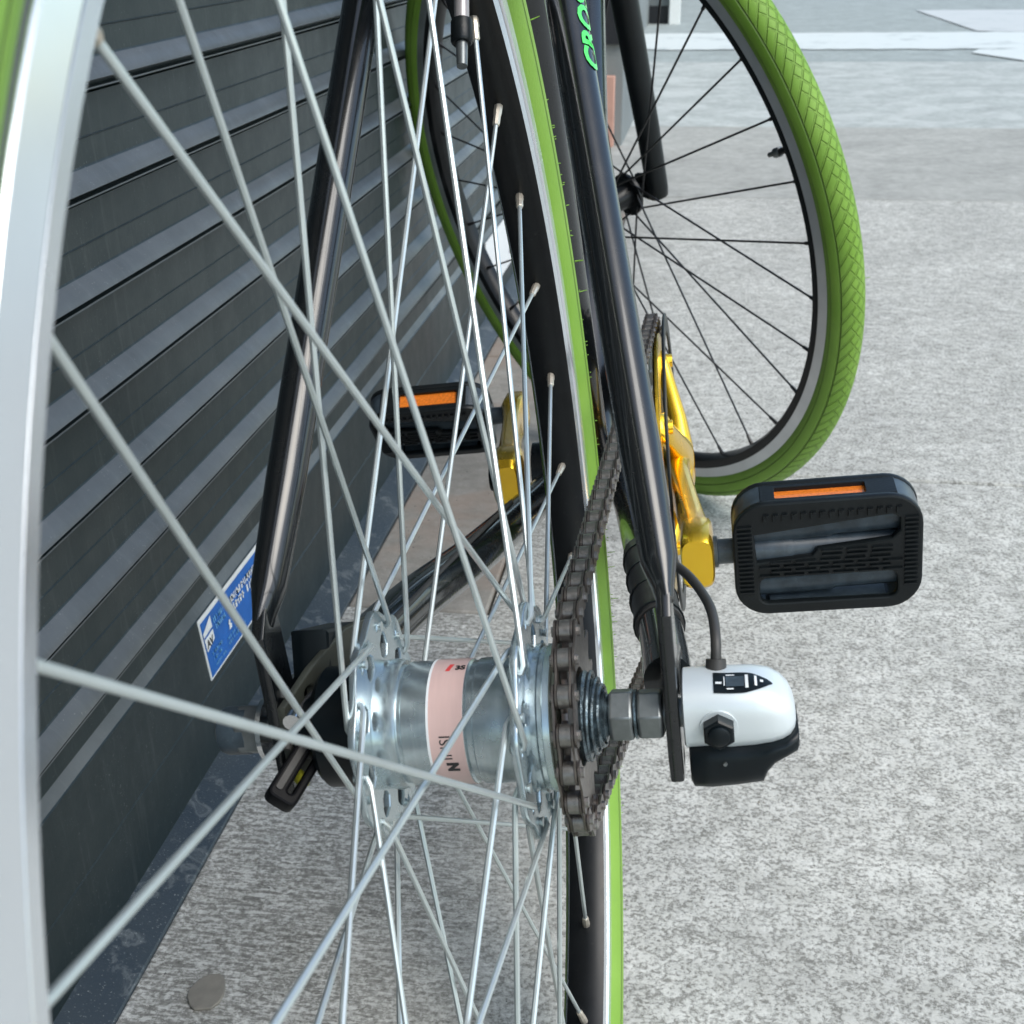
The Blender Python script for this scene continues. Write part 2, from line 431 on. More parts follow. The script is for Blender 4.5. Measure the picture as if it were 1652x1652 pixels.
# ================================================================== SETTING
ground = mk('ground', [(-150, -150, -0.06), (250, -150, -0.06), (250, 400, -0.06), (-150, 400, -0.06)], [(0, 1, 2, 3)], M['asphalt'], smooth=False)
tag(ground, kind='structure')
pav = box('pavement', (-0.60, 9.0, -6.0, 6.62, -0.055, -0.012), M['kerb']); tag(pav, kind='structure')
def slab(b, m):
    o = box('slab', (*b, -0.011, 0.0), M[m], pav, 0.0030, 2); return o
LS = [(-0.2595, -6.0), (9.0, -6.0), (9.0, 1.1415), (-0.1190, 1.1415), (-0.1190, 0.7395), (-0.2595, 0.7395)]
plate('slab', [LS], 0.011, lambda a, b, c: Vector((a, b, c - 0.0055)), M['conc'], pav, 0.0012)
slab((-0.2595, -0.122, 0.7425, 1.6), 'conctan')
slab((-0.2595, -0.122, 1.603, 2.9860), 'conctan')
slab((-0.1195, 9.0, 1.1485, 2.9860), 'conc')
slab((-0.2595, 9.0, 2.9905, 4.278), 'concfar')
slab((-0.60, 9.0, 4.281, 6.615), 'concfar2')
road = box('road', (-60, 120, 6.625, 90, -0.055, -0.012), M['asphalt']); tag(road, kind='structure')
def wobble_strip(x0, x1, y0, y1, n, amp, z):
    vs = []; fs = []
    for i in range(n + 1):
        x = x0 + (x1 - x0) * i / n
        vs += [(x, y0 + random.uniform(-amp, amp), z), (x, y1 + random.uniform(-amp, amp), z)]
    for i in range(n): fs.append((2 * i, 2 * i + 2, 2 * i + 3, 2 * i + 1))
    return vs, fs
v, f = wobble_strip(-0.415, 9.0, 7.44, 8.66, 160, 0.025, -0.007)
mk('lane_line', v, f, M['roadpaint'], road, smooth=False)
mk('white_block', [(1.51, 10.96, -0.006), (1.60, 8.75, -0.006), (1.75, 8.67, -0.006), (8.0, 8.67, -0.006), (8.0, 10.9, -0.006)], [(0, 1, 2, 3, 4)], M['roadpaint2'], road, smooth=False)
mk('white_arrow', [(1.40, 7.42, -0.006), (1.33, 7.2, -0.006), (1.50, 6.75, -0.006), (2.2, 6.66, -0.006), (2.2, 7.30, -0.006), (1.7, 7.42, -0.006)], [(0, 1, 2, 3, 4, 5)], M['roadpaint'], road, smooth=False)

# ------------------------------------------------------------------ roller door
door = bpy.data.objects.new('roller_door', None); COL.objects.link(door); door.location = (-0.2965, 1.2, 0)
tag(door, 'slate grey metal roller door with horizontal ribbed slats behind the leaning bicycle', 'roller door')
Y0, Y1 = -1.9, 3.79
PITCH = 0.0579
# slat profile (x outward from the curtain plane, z down from the top of the slat)
prof = [(-0.004, 0.0), (0.0, -0.0005), (0.0, -0.0225), (0.0008, -0.0231), (0.0, -0.0238), (0.0002, -0.0385),
        (0.0010, -0.0394), (0.0046, -0.0424), (0.0078, -0.0460), (0.0094, -0.0486), (0.0098, -0.0496), (0.0090, -0.0502), (0.0020, -0.0505), (0.0016, -0.0532), (0.0068, -0.0540), (0.0070, -0.0549), (0.0016, -0.0556), (-0.002, -0.0577), (-0.004, -0.0577)]
def extr_y(name, pr, y0, y1, mat, parent, z, n=24, jit=0.0004, ribs=()):
    vs = []; fs = []; k = len(pr)
    for i in range(n + 1):
        y = y0 + (y1 - y0) * i / n; dx = random.uniform(-jit, jit); dz = random.uniform(-jit, jit)
        for (x, zz) in pr: vs.append((x + dx, y - 1.2, zz + dz))
    for i in range(n):
        for j in range(k - 1): fs.append((i * k + j, i * k + j + 1, (i + 1) * k + j + 1, (i + 1) * k + j))
    o = mk(name, vs, fs, mat, parent, smooth=True, angle=20, loc=(0, 0, z))
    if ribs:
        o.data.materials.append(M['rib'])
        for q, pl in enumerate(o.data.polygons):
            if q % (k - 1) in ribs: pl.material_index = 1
    return o
tops = 0.1595 + PITCH
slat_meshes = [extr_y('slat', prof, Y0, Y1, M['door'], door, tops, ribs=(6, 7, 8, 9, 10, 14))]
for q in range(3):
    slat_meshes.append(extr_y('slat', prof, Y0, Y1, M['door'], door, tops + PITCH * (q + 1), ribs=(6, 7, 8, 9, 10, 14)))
for q in range(4, 39):
    o = slat_meshes[q % 4].copy(); COL.objects.link(o); o.parent = door; o.location = (0, 0, tops + PITCH * q); slat_meshes.append(o)
for o in slat_meshes:
    o.rotation_euler = (0.006, 0, 0); o.location.z += 0.005
bp = [(-0.004, 0.1592), (0.0, 0.1588), (0.0, 0.1530), (0.0006, 0.1415), (0.0055, 0.1345), (0.0065, 0.1338),
      (0.0063, 0.1330), (0.0063, 0.0690), (0.0054, 0.0682), (0.0063, 0.0674), (0.0063, 0.0100), (-0.004, 0.0090)]
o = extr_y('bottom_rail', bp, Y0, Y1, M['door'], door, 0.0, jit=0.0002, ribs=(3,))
sl = [(0.004, 0.0115), (0.0070, 0.0112), (0.0365, 0.0030), (0.0372, 0.0020), (0.0372, -0.010)]
o = extr_y('sill', sl, Y0, Y1, M['sill'], door, 0.0, jit=0.0001)

# building over and beside the door
bld = bpy.data.objects.new('building', None); COL.objects.link(bld); bld.location = (-0.5, 1, 0)
tag(bld, 'grey rendered building front above and beyond the slate roller door', 'building')
def bbox(name, b6, m, par, base=(-0.5, 1, 0), bev=0):
    b6 = (b6[0] - base[0], b6[1] - base[0], b6[2] - base[1], b6[3] - base[1], b6[4] - base[2], b6[5] - base[2])
    return box(name, b6, M[m], par, bev)
bbox('wall', (-4.0, -0.312, -8.0, -1.905, 0, 6.0), 'facade', bld)
bbox('wall', (-4.0, -0.32, -1.90, 3.795, 2.45, 6.0), 'facade', bld)
bbox('wall', (-4.0, -0.325, -1.90, 3.795, -0.01, 2.44), 'facade', bld)
bbox('pillar', (-4.0, -0.206, 3.835, 4.6, -0.005, 6.0), 'facade', bld, bev=0.004)
bbox('panel', (-0.262, -0.209, 3.818, 3.832, 0.283, 2.4), 'darkpanel', bld)
bbox('trim', (-0.304, -0.267, 3.80, 3.832, 0.20, 2.4), 'tan', bld)
bbox('plinth_tile', (-0.300, -0.229, 3.800, 3.832, 0.0, 0.198), 'pinktile', bld, bev=0.002)
bbox('far_wall', (-4.0, -0.42, 4.605, 9.6, -0.01, 6.0), 'facade', bld)
bbox('far_wall', (-4.0, -0.286, 9.66, 16.0, 0.10, 6.0), 'facade', bld)
bbox('dark_plinth', (-4.0, -0.290, 9.655, 16.0, -0.01, 0.097), 'darkpanel', bld)
dp = box('drainpipe', (-0.038, 0.038, -0.03, 0.05, -0.015, 3.2), M['whitepost'], None, 0.006); dp.location = (-0.245, 9.60, 0)
tag(dp, 'white square drainpipe at the far corner of the building', 'drainpipe')

# ------------------------------------------------------------------ stickers on the door
def on_door(y0, z0, x=-0.2898):
    return lambda a, b, w=0: Vector((x + w, y0 + a, z0 + b)) - Vector((x, y0, z0))
st = bpy.data.objects.new('notice_sticker', None); COL.objects.link(st); SX = -0.2900
st.location = (SX, 0.4570, 0.0755)
tag(st, 'blue notice sticker with white border and small print on the door bottom rail', 'sticker')
L_, H_ = 0.212, 0.0578
def sxy(w): return lambda a, b, c=0: Vector((w + c, a + 0.013 * (1 - b / H_) - 0.013, b))
def quadset(name, rects, w, mat):
    vs = []; fs = []; X = sxy(w)
    for (a0, a1, b0, b1, *sk) in rects:
        s = sk[0] if sk else 0
        i = len(vs); vs += [X(a0, b0), X(a1, b0), X(a1 + s, b1), X(a0 + s, b1)]; fs.append((i, i + 1, i + 2, i + 3))
    return mk(name, vs, fs, mat, st, smooth=False)
v, f = [], []
X = sxy(0)
pl = [X(0, 0), X(L_, 0), X(L_, H_), X(0, H_)]
vs = [Vector((-0.0004, p.y, p.z)) for p in pl] + [Vector((0.0004, p.y, p.z)) for p in pl]
mk('backing', vs, [(4, 5, 6, 7), (0, 3, 2, 1), (0, 1, 5, 4), (1, 2, 6, 5), (2, 3, 7, 6), (3, 0, 4, 7)], M['white'], st, smooth=False)
quadset('blue_field', [(0.0022, L_ - 0.0022, 0.002, H_ - 0.0038)], 0.0007, M['blue'])
# logo triangle
mk('logo', [sxy(0.001)(0.004, 0.026), sxy(0.001)(0.0215, 0.030), sxy(0.001)(0.022, 0.052), sxy(0.001)(0.003, 0.044)], [(0, 1, 2, 3)], M['white'], st, smooth=False)
mk('logo_mark', [sxy(0.0013)(0.0035, 0.0385), sxy(0.0013)(0.0220, 0.0395), sxy(0.0013)(0.0220, 0.0415), sxy(0.0013)(0.0035, 0.0403)], [(0, 1, 2, 3)], M['blue'], st, smooth=False)
text_mesh('logo_text', 'AV', 0.010, lambda a, b, c: sxy(0.0013)(0.0055 + a, 0.0285 + b), M['inkblack'], st, bold=0.0003)
def scribble(a0, a1, b0, hgt, gap=0.0012, seedv=1, unit=0.0035):
    rnd = random.Random(seedv); out = []; a = a0
    while a < a1:
        wd = rnd.uniform(0.4, 1.0) * unit
        out.append((a, min(a + wd * 0.55, a1), b0, b0 + hgt)); 
        if rnd.random() < 0.6: out.append((a, min(a + wd, a1), b0 + hgt * rnd.choice([0, 0.4, 0.75]), b0 + hgt * rnd.choice([0.25, 0.6, 1.0])))
        a += wd + gap
        if rnd.random() < 0.15: a += unit
    return out
def clean(rs): return [(a, b, min(c, d), max(c, d)) for a, b, c, d in rs if abs(c - d) > 1e-5]
quadset('heading_print', clean(scribble(0.055, 0.185, 0.0395, 0.0065, 0.0009, 3, 0.0052) + scribble(0.060, 0.170, 0.0305, 0.0070, 0.0009, 4, 0.0060)), 0.0011, M['white'])
quadset('small_print', clean(scribble(0.026, 0.047, 0.0420, 0.005, 0.0007, 5, 0.003) + scribble(0.028, 0.050, 0.0350, 0.0045, 0.0007, 6, 0.003) + scribble(0.012, 0.034, 0.0185, 0.0030, 0.0006, 7, 0.0022)
        + scribble(0.012, 0.030, 0.0130, 0.0025, 0.0006, 8, 0.002) + scribble(0.045, 0.085, 0.0085, 0.0028, 0.0006, 9, 0.0022) + scribble(0.045, 0.080, 0.0135, 0.0025, 0.0006, 10, 0.002)
        + scribble(0.105, 0.14, 0.0085, 0.0028, 0.0006, 11, 0.0022) + scribble(0.105, 0.135, 0.0135, 0.0025, 0.0006, 12, 0.002) + scribble(0.15, 0.172, 0.0105, 0.0028, 0.0006, 13, 0.0022)
        + scribble(0.014, 0.036, 0.0070, 0.0025, 0.0006, 14, 0.002)), 0.0011, M['inkblue'])
def drop(cx, cy, s):
    return [sxy(0.0012)(cx + s * a, cy + s * b) for a, b in ((-.35, -.5), (.3, -.5), (.45, -.15), (.15, .1), (.25, .35), (0, .6), (-.3, .2), (-.2, -.05))]
for i, (cx, cy, s) in enumerate(((0.054, 0.0245, 0.0085), (0.112, 0.0245, 0.0095), (0.158, 0.026, 0.010))):
    mk('symbol', drop(cx, cy, s), [tuple(range(8))], M['white' if i < 2 else 'inkblue'], st, smooth=False)
wsT = bpy.data.objects.new('white_notice', None); COL.objects.link(wsT); wsT.location = (-0.2899, 1.95, 0.04)
tag(wsT, 'white notice with dark marks low on the door beyond the front wheel', 'notice')
mk('sheet', box_vf(0, 0.0012, -0.16, 0.62, 0.0, 0.092)[0], box_vf(0, 1, 0, 1, 0, 1)[1], M['white'], wsT, smooth=False)
mk('print', [(0.0016, a, b) for a, b in ((0.10, 0.02), (0.16, 0.02), (0.20, 0.06), (0.13, 0.07), (0.24, 0.03), (0.29, 0.03), (0.30, 0.07), (0.26, 0.075))], [(0, 1, 2, 3), (4, 5, 6, 7)], M['inkblack'], wsT, smooth=False)

# flat blob on the ground
pts = [(0.0112 * (1 + random.uniform(-.08, .08)) * math.cos(a), 0.0165 * (1 + random.uniform(-.08, .08)) * math.sin(a)) for a in [2 * PI * i / 14 for i in range(14)]]
sb = plate('flat_stone', [pts], 0.0022, lambda a, b, c: Vector((a, b, c + 0.0012)), M['stone'], None, 0.0006)
sb.location = (-0.2124, 0.2072, 0.0); tag(sb, 'small flat round taupe stone on the pavement near the door sill', 'stone')

def grit(n, seedv, mat, label):
    rnd = random.Random(seedv); vs = []; fs = []
    for i in range(n):
        x = rnd.uniform(-0.25, 0.9) if rnd.random() < 0.75 else rnd.uniform(-0.255, -0.20); y = rnd.uniform(0.0, 2.6) ** 1.0; r = rnd.uniform(0.0004, 0.0013) * (1.6 if rnd.random() < 0.06 else 1)
        k = len(vs); m = 5; a0 = rnd.uniform(0, 6)
        for j in range(m):
            a = a0 + 2 * PI * j / m; q = r * rnd.uniform(0.6, 1.2); vs.append((x + q * math.cos(a), y + q * math.sin(a), -0.0002))
        vs.append((x + r * rnd.uniform(-.3, .3), y + r * rnd.uniform(-.3, .3), r * rnd.uniform(0.5, 0.9)))
        fs += [(k + j, k + (j + 1) % m, k + m) for j in range(m)]
    o = mk('grit', vs, fs, mat, None, smooth=False)
    tag(o, label, kind='stuff'); return o
grit(900, 3, M['kerb'], 'dark grit scattered over the pavement')
grit(500, 4, M['stone'], 'brown grains of sand scattered over the pavement')

# ================================================================== BICYCLE
RW = Matrix(((0.9923252617555682, -0.019049835792930406, -0.12217887967241114), (0.02104771478371604, 0.9996647037265718, 0.015082235432741864), (0.1218505994409813, -0.017538069435593547, 0.9923934943037191)))
BIKE = bpy.data.objects.new('bicycle', None); COL.objects.link(BIKE)
BIKE.matrix_world = RW.to_4x4()
tag(BIKE, 'black city bicycle with green tyres and gold cranks leaning towards the roller door', 'bicycle')
OFF = RW.transposed() @ Vector((0, 0, 0.3449))

FR = Frame((-0.00456, 0, 0), (math.cos(0.01772) * math.cos(0.00519), -math.sin(0.01772) * math.cos(0.00519), math.sin(0.00519)))
th, tl = 0.72337, 0.20560
FF = Frame((-0.01965, 1.05252, 0.00385), (math.cos(th) * math.cos(tl), math.sin(th) * math.cos(tl), math.sin(tl)))

def make_wheel(F, rb, spokes, front, lab):
    x = 0.0115
    if front:
        pr = [(-0.0095, rb), (-0.0110, rb + 0.004), (-x, rb + 0.0135)]
        bed = [(-x, rb + 0.0090), (-0.0112, rb + 0.005), (-0.0098, rb + 0.0008), (-0.006, rb - 0.0012), (0, rb - 0.0018), (0.006, rb - 0.0012), (0.0098, rb + 0.0008), (0.0112, rb + 0.005), (x, rb + 0.0090)]
        rim = revolve('rim', F, bed, M['blackrim'], BIKE, 180, loc=OFF); ro = rb + 0.0215; r_in = rb + 0.0090
    else:
        bed = [(-0.0095, rb), (-0.006, rb - 0.0014), (0, rb - 0.0020), (0.006, rb - 0.0014), (0.0095, rb)]
        rim = revolve('rim', F, bed, M['blackrim'], BIKE, 180, loc=OFF); ro = rb + 0.0167; r_in = rb
    tag(rim, lab)
    for s in (-1, 1):
        if front: tr = [(s * x, r_in), (s * (x + 0.0002), r_in + 0.0003), (s * (x + 0.0002), ro), (s * 0.0102, ro + 0.001), (s * 0.0085, ro)]
        else: tr = [(s * 0.0095, rb), (s * 0.0104, rb + 0.0052), (s * 0.0100, rb + 0.0056), (s * 0.0100, rb + 0.0064), (s * 0.0108, rb + 0.0067), (s * x, rb + 0.0074), (s * x, ro - 0.0006), (s * 0.0108, ro), (s * 0.0088, ro + 0.0002)]
        revolve('brake_track', F, tr, M['frontsilver' if front else 'silver'], rim, 180, angle=25)
        if not front: revolve('wear_groove', F, [(s * 0.01035, rb + 0.0053), (s * 0.01035, rb + 0.0066)], M['groove'], rim, 180)
        revolve('tyre_gap', F, [(s * 0.0088, ro - 0.0004), (s * 0.0098, ro + 0.0012), (s * 0.0095, ro + 0.0026)], M['blackrim'], rim, 180)
    # tyre: a horseshoe section
    rc, rm = rb + 0.0314, 0.0168
    sec = []; K = 40
    for i in range(K + 1):
        a = -PI * 0.80 + 2 * PI * 0.80 * i / K
        xx = math.sin(a) * rm * 0.96; rr = rc + math.cos(a) * rm
        sec.append((xx, rr))
    ty = revolve('tyre', F, sec, M['tyre'], rim, 360, uv=True, angle=60)
    # moulding hairs
    vs = []; fs = []; rnd = random.Random(5 + front)
    for i in range(80):
        a = rnd.uniform(0, 2 * PI) if i > 70 else rnd.uniform(-0.9, 1.0)
        g = rnd.uniform(0.7, 1.9) * rnd.choice([-1, 1]) if i > 70 else rnd.uniform(1.0, 1.7)
        L = rnd.choice([0.0006, 0.0008, 0.0012, 0.0012, 0.0016, 0.0045])
        p0 = F.p(a, rc + math.cos(g) * rm * 0.99, math.sin(g) * rm * 0.99)
        d = (F.n * math.sin(g) + (F.f * math.cos(a) + F.u * math.sin(a)) * math.cos(g)).normalized()
        v, f = tube_vf([p0, p0 + d * L], [0.00032, 0.00018], 4, off=len(vs)); vs += v; fs += f
    h = mk('moulding_hair', vs, fs, M['tyre'], rim); h['kind'] = 'stuff'
    # spokes
    step = 2 * PI / spokes; ph0 = math.radians(7.5 if not front else 3.75)
    nr = rb - 0.0015
    if front: pat = {0: (-1, 1), 1: (1, -1), 2: (-1, -1), 3: (1, 1)}; fx = {-1: -0.031, 1: 0.031}; hr = 0.019; hw = math.radians(64)
    else: pat = {0: (1, -1), 1: (-1, 1), 2: (1, 1), 3: (-1, -1)}; fx = {-1: -0.0295, 1: 0.0237}; hr = 0.0352; hw = math.radians(58)
    smat = M['bspoke' if front else 'spoke']
    for k in range(spokes):
        fl, sg = pat[k % 4]; a = ph0 + k * step + (0 if front else math.radians({12: -0.9, 13: -0.5, 15: 0.5}.get(k, 0)))
        nip = F.p(a, nr, 0.0)
        ha = a + sg * hw
        hole = F.p(ha, hr, fx[fl])
        side = 1 if sg > 0 else -1          # heads alternate inside and outside
        dx = 0.0022 * side * fl
        head = hole - F.n * dx * 1.15; elbow = hole + F.n * dx * 0.8
        d = (nip - elbow).normalized()
        e1 = elbow + d * 0.0025 + F.n * dx * 0.45; e2 = elbow + d * 0.012 + F.n * dx * 0.5
        end = nip - d * 0.007
        r0 = 0.00102 if not front else 0.00105
        tube('spoke', [head, head + F.n * dx * 0.6, elbow, e1, e2, end], [r0 * 1.75, r0, r0, r0, r0, r0], smat, rim, 8)
        d2 = (nip - e2).normalized()
        tube('nipple', [nip - d2 * 0.0108, nip - d2 * 0.0100, nip - d2 * 0.0050, nip - d2 * 0.0045, nip + d2 * 0.002], [0.00135, 0.00175, 0.00175, 0.0020, 0.0020], M['brass'] if not front else M['bspoke'], rim, 8)
    return rim
rear_rim = make_wheel(FR, 0.2966, 36, False, 'rear wheel rim with silver sidewalls')
front_rim = make_wheel(FF, 0.2945, 32, True, 'black front wheel rim turned towards the door')

# valves
def valve(F, rb, ang, m1, m2, rim, s=1.0):
    P = lambda r: F.p(ang, r, 0)
    tube('valve', [P(rb + 0.001), P(rb - 0.004), P(rb - 0.004), P(rb - 0.020 * s), P(rb - 0.021 * s)], [0.0034, 0.0034, 0.0030, 0.0030, 0.0026], m1, rim, 14)
    tube('valve_collar', [P(rb - 0.020 * s), P(rb - 0.0205 * s), P(rb - 0.029 * s), P(rb - 0.030 * s)], [0.0038, 0.0044, 0.0044, 0.0036], m2, rim, 14)
    tube('valve_tip', [P(rb - 0.030 * s), P(rb - 0.040 * s)], [0.0024, 0.0022], M['steel'], rim, 12)
valve(FR, 0.2966, math.radians(51.8), M['greyplastic'], M['plastic'], rear_rim)
valve(FF, 0.2945, math.radians(166.9), M['blackrim'], M['steel'], front_rim, 0.75)

# ------------------------------------------------------------------ rear hub
HX = 0.00456            # hub is measured in the bike's x; the wheel frame sits at x - HX
shell = [(-0.0310, 0.0120), (-0.0310, 0.0190), (-0.0298, 0.0222), (-0.0240, 0.0230), (-0.0204, 0.0222), (-0.0200, 0.0208), (-0.0188, 0.0208), (-0.0184, 0.0216),
         (0.0034, 0.0216), (0.0040, 0.0209), (0.0058, 0.0209), (0.0064, 0.0217), (0.0120, 0.0219), (0.0150, 0.0215), (0.0190, 0.0215), (0.0207, 0.0240), (0.0212, 0.0252), (0.0244, 0.0253),
         (0.0248, 0.0243), (0.0260, 0.0243), (0.0264, 0.0257), (0.0282, 0.0257), (0.0286, 0.0247), (0.0300, 0.0247), (0.0304, 0.0254), (0.0325, 0.0252)]
hub = revolve('hub_shell', FR, shell, M['hub'], BIKE, 96, angle=28, loc=OFF)
revolve('dust_cap', FR, [(0.0325, 0.0254), (0.0330, 0.0258), (0.0336, 0.0252), (0.0344, 0.0256), (0.0354, 0.0246), (0.0360, 0.0228), (0.0362, 0.0120)], M['cap'], hub, 96, angle=28)
revolve('label_band', FR, [(-0.0088, 0.02162), (-0.0088, 0.02185), (0.0030, 0.02185), (0.0030, 0.0216)], M['pinkband'], hub, 96)
revolve('label_edge', FR, [(-0.0096, 0.0216), (-0.0095, 0.02192), (-0.0087, 0.02192), (-0.0086, 0.0216)], M['white'], hub, 96)
# the printed letters wrap round the band, reading upwards
def wrap(x0, a0, r=0.02193, rot=True):
    def g(a, b, c=0):
        if rot: return FR.p(a0 - a / r, r, x0 - b)
        return FR.p(a0 - b / r, r, x0 + a)
    return g
deg = math.radians
text_mesh('print', 'INSI', 0.0054, wrap(-0.0016, deg(186)), M['inkblack'], hub, sub=2)
text_mesh('print', 'N', 0.0050, wrap(-0.0002, deg(199)), M['inkblack'], hub, bold=0.0004, sub=2)
text_mesh('print', '3S', 0.0036, wrap(-0.0008, deg(97), rot=False), M['inkblack'], hub, bold=0.0002, sub=2)
text_mesh('print', '/', 0.0044, wrap(-0.0034, deg(97), rot=False), M['inkred'], hub, bold=0.0006, sub=2)

# flanges with cut-outs and spoke holes
def flange(x, flip):
    n = 9; out = []
    for i in range(n * 10):
        a = 2 * PI * i / (n * 10); k = math.cos(a * n)
        out.append(((0.0398 + 0.0014 * k) * math.cos(a), (0.0398 + 0.0014 * k) * math.sin(a)))
    holes = []
    for i in range(n):
        a = 2 * PI * (i + 0.5) / n + 0.12
        cx, cy = 0.0283 * math.cos(a), 0.0283 * math.sin(a)
        ca, sa = math.cos(a), math.sin(a)
        hl = []
        for (rr, tt) in ((-0.0040, -0.0036), (-0.0048, 0.0), (-0.0040, 0.0036), (0.0000, 0.0048), (0.0030, 0.0026), (0.0046, 0.0), (0.0030, -0.0026), (0.0000, -0.0048)):
            hl.append((cx + rr * ca - tt * sa, cy + rr * sa + tt * ca))
        holes.append(hl)
    for i in range(18):
        a = deg(7.5) + 2 * PI * i / 18 + (deg(10) if x < 0 else 0) + deg(2)
        holes.append(circle2(0.0352 * math.cos(a), 0.0352 * math.sin(a), 0.0012, 8))
    return plate('flange', [out] + holes, 0.0026, lambda a, b, c: FR.c + FR.n * (x + c) + FR.f * a + FR.u * b, M['hub'], hub, 0.0004)
flange(-0.0295, 1); flange(0.0237, -1)
ax = revolve('axle', FR, [(-0.092, 0.0), (-0.092, 0.0046), (-0.0915, 0.0050), (0.107, 0.0050), (0.107, 0.0)], M['steel'], BIKE, 20, loc=OFF)
# greasy cone side between sprocket and nuts
revolve('cone', FR, [(0.0405, 0.0150), (0.0418, 0.0158), (0.0428, 0.0150), (0.0436, 0.0122), (0.0446, 0.0132), (0.0452, 0.0108), (0.0466, 0.0114), (0.0472, 0.0088), (0.0486, 0.0092), (0.0490, 0.0075), (0.0497, 0.0068)], M['greasy'], hub, 48, angle=20)
for q in range(3):
    vs = [FR.p(t, 0.0150 - 0.0024 * q + 0.0006 * math.sin(3 * t), 0.0432 + 0.0020 * q + 0.0006 * math.sin(t + q)) for t in [2 * PI * i / 48 for i in range(49)]]
    tube('snap_ring', vs, 0.0007, M['greasy'], hub, 6)
def nut(name, x0, x1, flat, mat, parent, a0=0.0, loc=None, ch=0.0008):
    n = 6; vs = []; fs = []
    R = flat / 2 / math.cos(PI / 6)
    rows = ((x0, R * 0.90), (x0 + ch, R), (x1 - ch, R), (x1, R * 0.90))
    for (x, r) in rows:
        for i in range(n): vs.append(FR.p(a0 + 2 * PI * i / n, r, x))
    for j in range(3):
        for i in range(n): fs.append((j * n + i, j * n + (i + 1) % n, (j + 1) * n + (i + 1) % n, (j + 1) * n + i))
    fs.append(tuple(range(n))[::-1]); fs.append(tuple(3 * n + i for i in range(n)))
    o = mk(name, vs, fs, mat, parent, smooth=True, angle=25, loc=loc); bevel(o, 0.0005, 2); return fixn(o)
nut('locknut', 0.0497, 0.0582, 0.0165, M['steel'], ax, deg(98))
nut('locknut', 0.0592, 0.0680, 0.0155, M['steel'], ax, deg(100))
revolve('washer', FR, [(0.0583, 0.005), (0.0583, 0.0085), (0.0591, 0.0085), (0.0591, 0.005)], M['greasy'], ax, 32)
nut('axle_nut', -0.0835, -0.0735, 0.0165, M['steel'], ax, deg(85))
revolve('cap_nut', FR, [(-0.0915, 0.0), (-0.0912, 0.0050), (-0.0900, 0.0080), (-0.0880, 0.0088), (-0.0800, 0.0088), (-0.0795, 0.0075)], M['plastic2'], ax, 32)
revolve('washer', FR, [(-0.0740, 0.005), (-0.0740, 0.0115), (-0.0722, 0.0115), (-0.0722, 0.005)], M['chrome'], ax, 32)

# roller brake on the left
revolve('brake_drum', FR, [(-0.0335, 0.012), (-0.0340, 0.0190), (-0.0352, 0.0214), (-0.0490, 0.0214), (-0.0510, 0.0196), (-0.0520, 0.0120), (-0.0635, 0.0105), (-0.0640, 0.005)], M['boxblack'], BIKE, 64, angle=30, loc=OFF)
def bplate(name, pts2, x, thick, mat, holes=(), bev=0.0006, dxdy=0.0, parent=BIKE, loc=OFF):
    return plate(name, [pts2] + list(holes), thick, lambda a, b, c: Vector((x + c + dxdy * a, a, b)), mat, parent, bev, loc=loc)
arm = bplate('brake_arm', [(-0.012, -0.014), (0.012, -0.014), (0.030, 0.000), (0.050, 0.006), (0.052, 0.020), (0.030, 0.024), (0.008, 0.020), (-0.010, 0.014)], -0.0635, 0.003, M['olive'], [circle2(0.004, 0.012, 0.0028, 12), circle2(0, 0, 0.0055, 12)], dxdy=0.35)
bplate('clamp_plate', [(0.014, 0.008), (0.048, -0.008), (0.056, 0.004), (0.048, 0.018), (0.020, 0.029)], -0.0655, 0.014, M['boxblack'], [rrect(0.026, 0.036, 0.009, 0.013, 0.001, 2)], 0.0015, 0.16)
# slotted reaction lever that sticks out to the rear
def lever(a, b, c):
    o = Vector((-0.0600, -0.006, -0.004)); d = Vector((-0.013, -0.029, -0.0145)).normalized(); w = Vector((0.75, -0.1, -0.66)); w = (w - d * w.dot(d)).normalized()
    return o + d * a + w * b + d.cross(w) * c
lv = plate('brake_lever', [rrect(-0.006, 0.0245, -0.0055, 0.0055, 0.0025, 3), rrect(0.002, 0.0205, 0.0004, 0.0024, 0.0009, 3)], 0.010, lever, M['leverblack'], BIKE, 0.001, loc=OFF)
plate('lever_inlay', [rrect(0.002, 0.0215, -0.0040, -0.0014, 0.0008, 2)], 0.0012, lambda a, b, c: lever(a, b, -0.0050 + c), M['rubber'], lv, 0.0002)
plate('lever_inlay', [rrect(0.002, 0.0215, -0.0040, -0.0014, 0.0008, 2)], 0.0012, lambda a, b, c: lever(a, b, 0.0050 + c), M['rubber'], lv, 0.0002)
tube('yellow_tag', [Vector((-0.066, -0.010, -0.0130)), Vector((-0.063, -0.014, -0.0140))], 0.0024, M['yellow'], BIKE, 10, loc=OFF)
tube('brake_cable', spline([(-0.0655, -0.016, 0.001), (-0.062, 0.0, 0.010), (-0.055, 0.03, 0.008), (-0.052, 0.10, -0.006), (-0.045, 0.2, -0.022), (-0.036, 0.33, -0.045)], 8), 0.0013, M['rubber'], BIKE, 8, loc=OFF)
tube('brake_bolt', [Vector((-0.0615, -0.012, 0.012)), Vector((-0.0615, -0.016, 0.0115))], [0.0030, 0.0034], M['chrome'], BIKE, 12, loc=OFF)

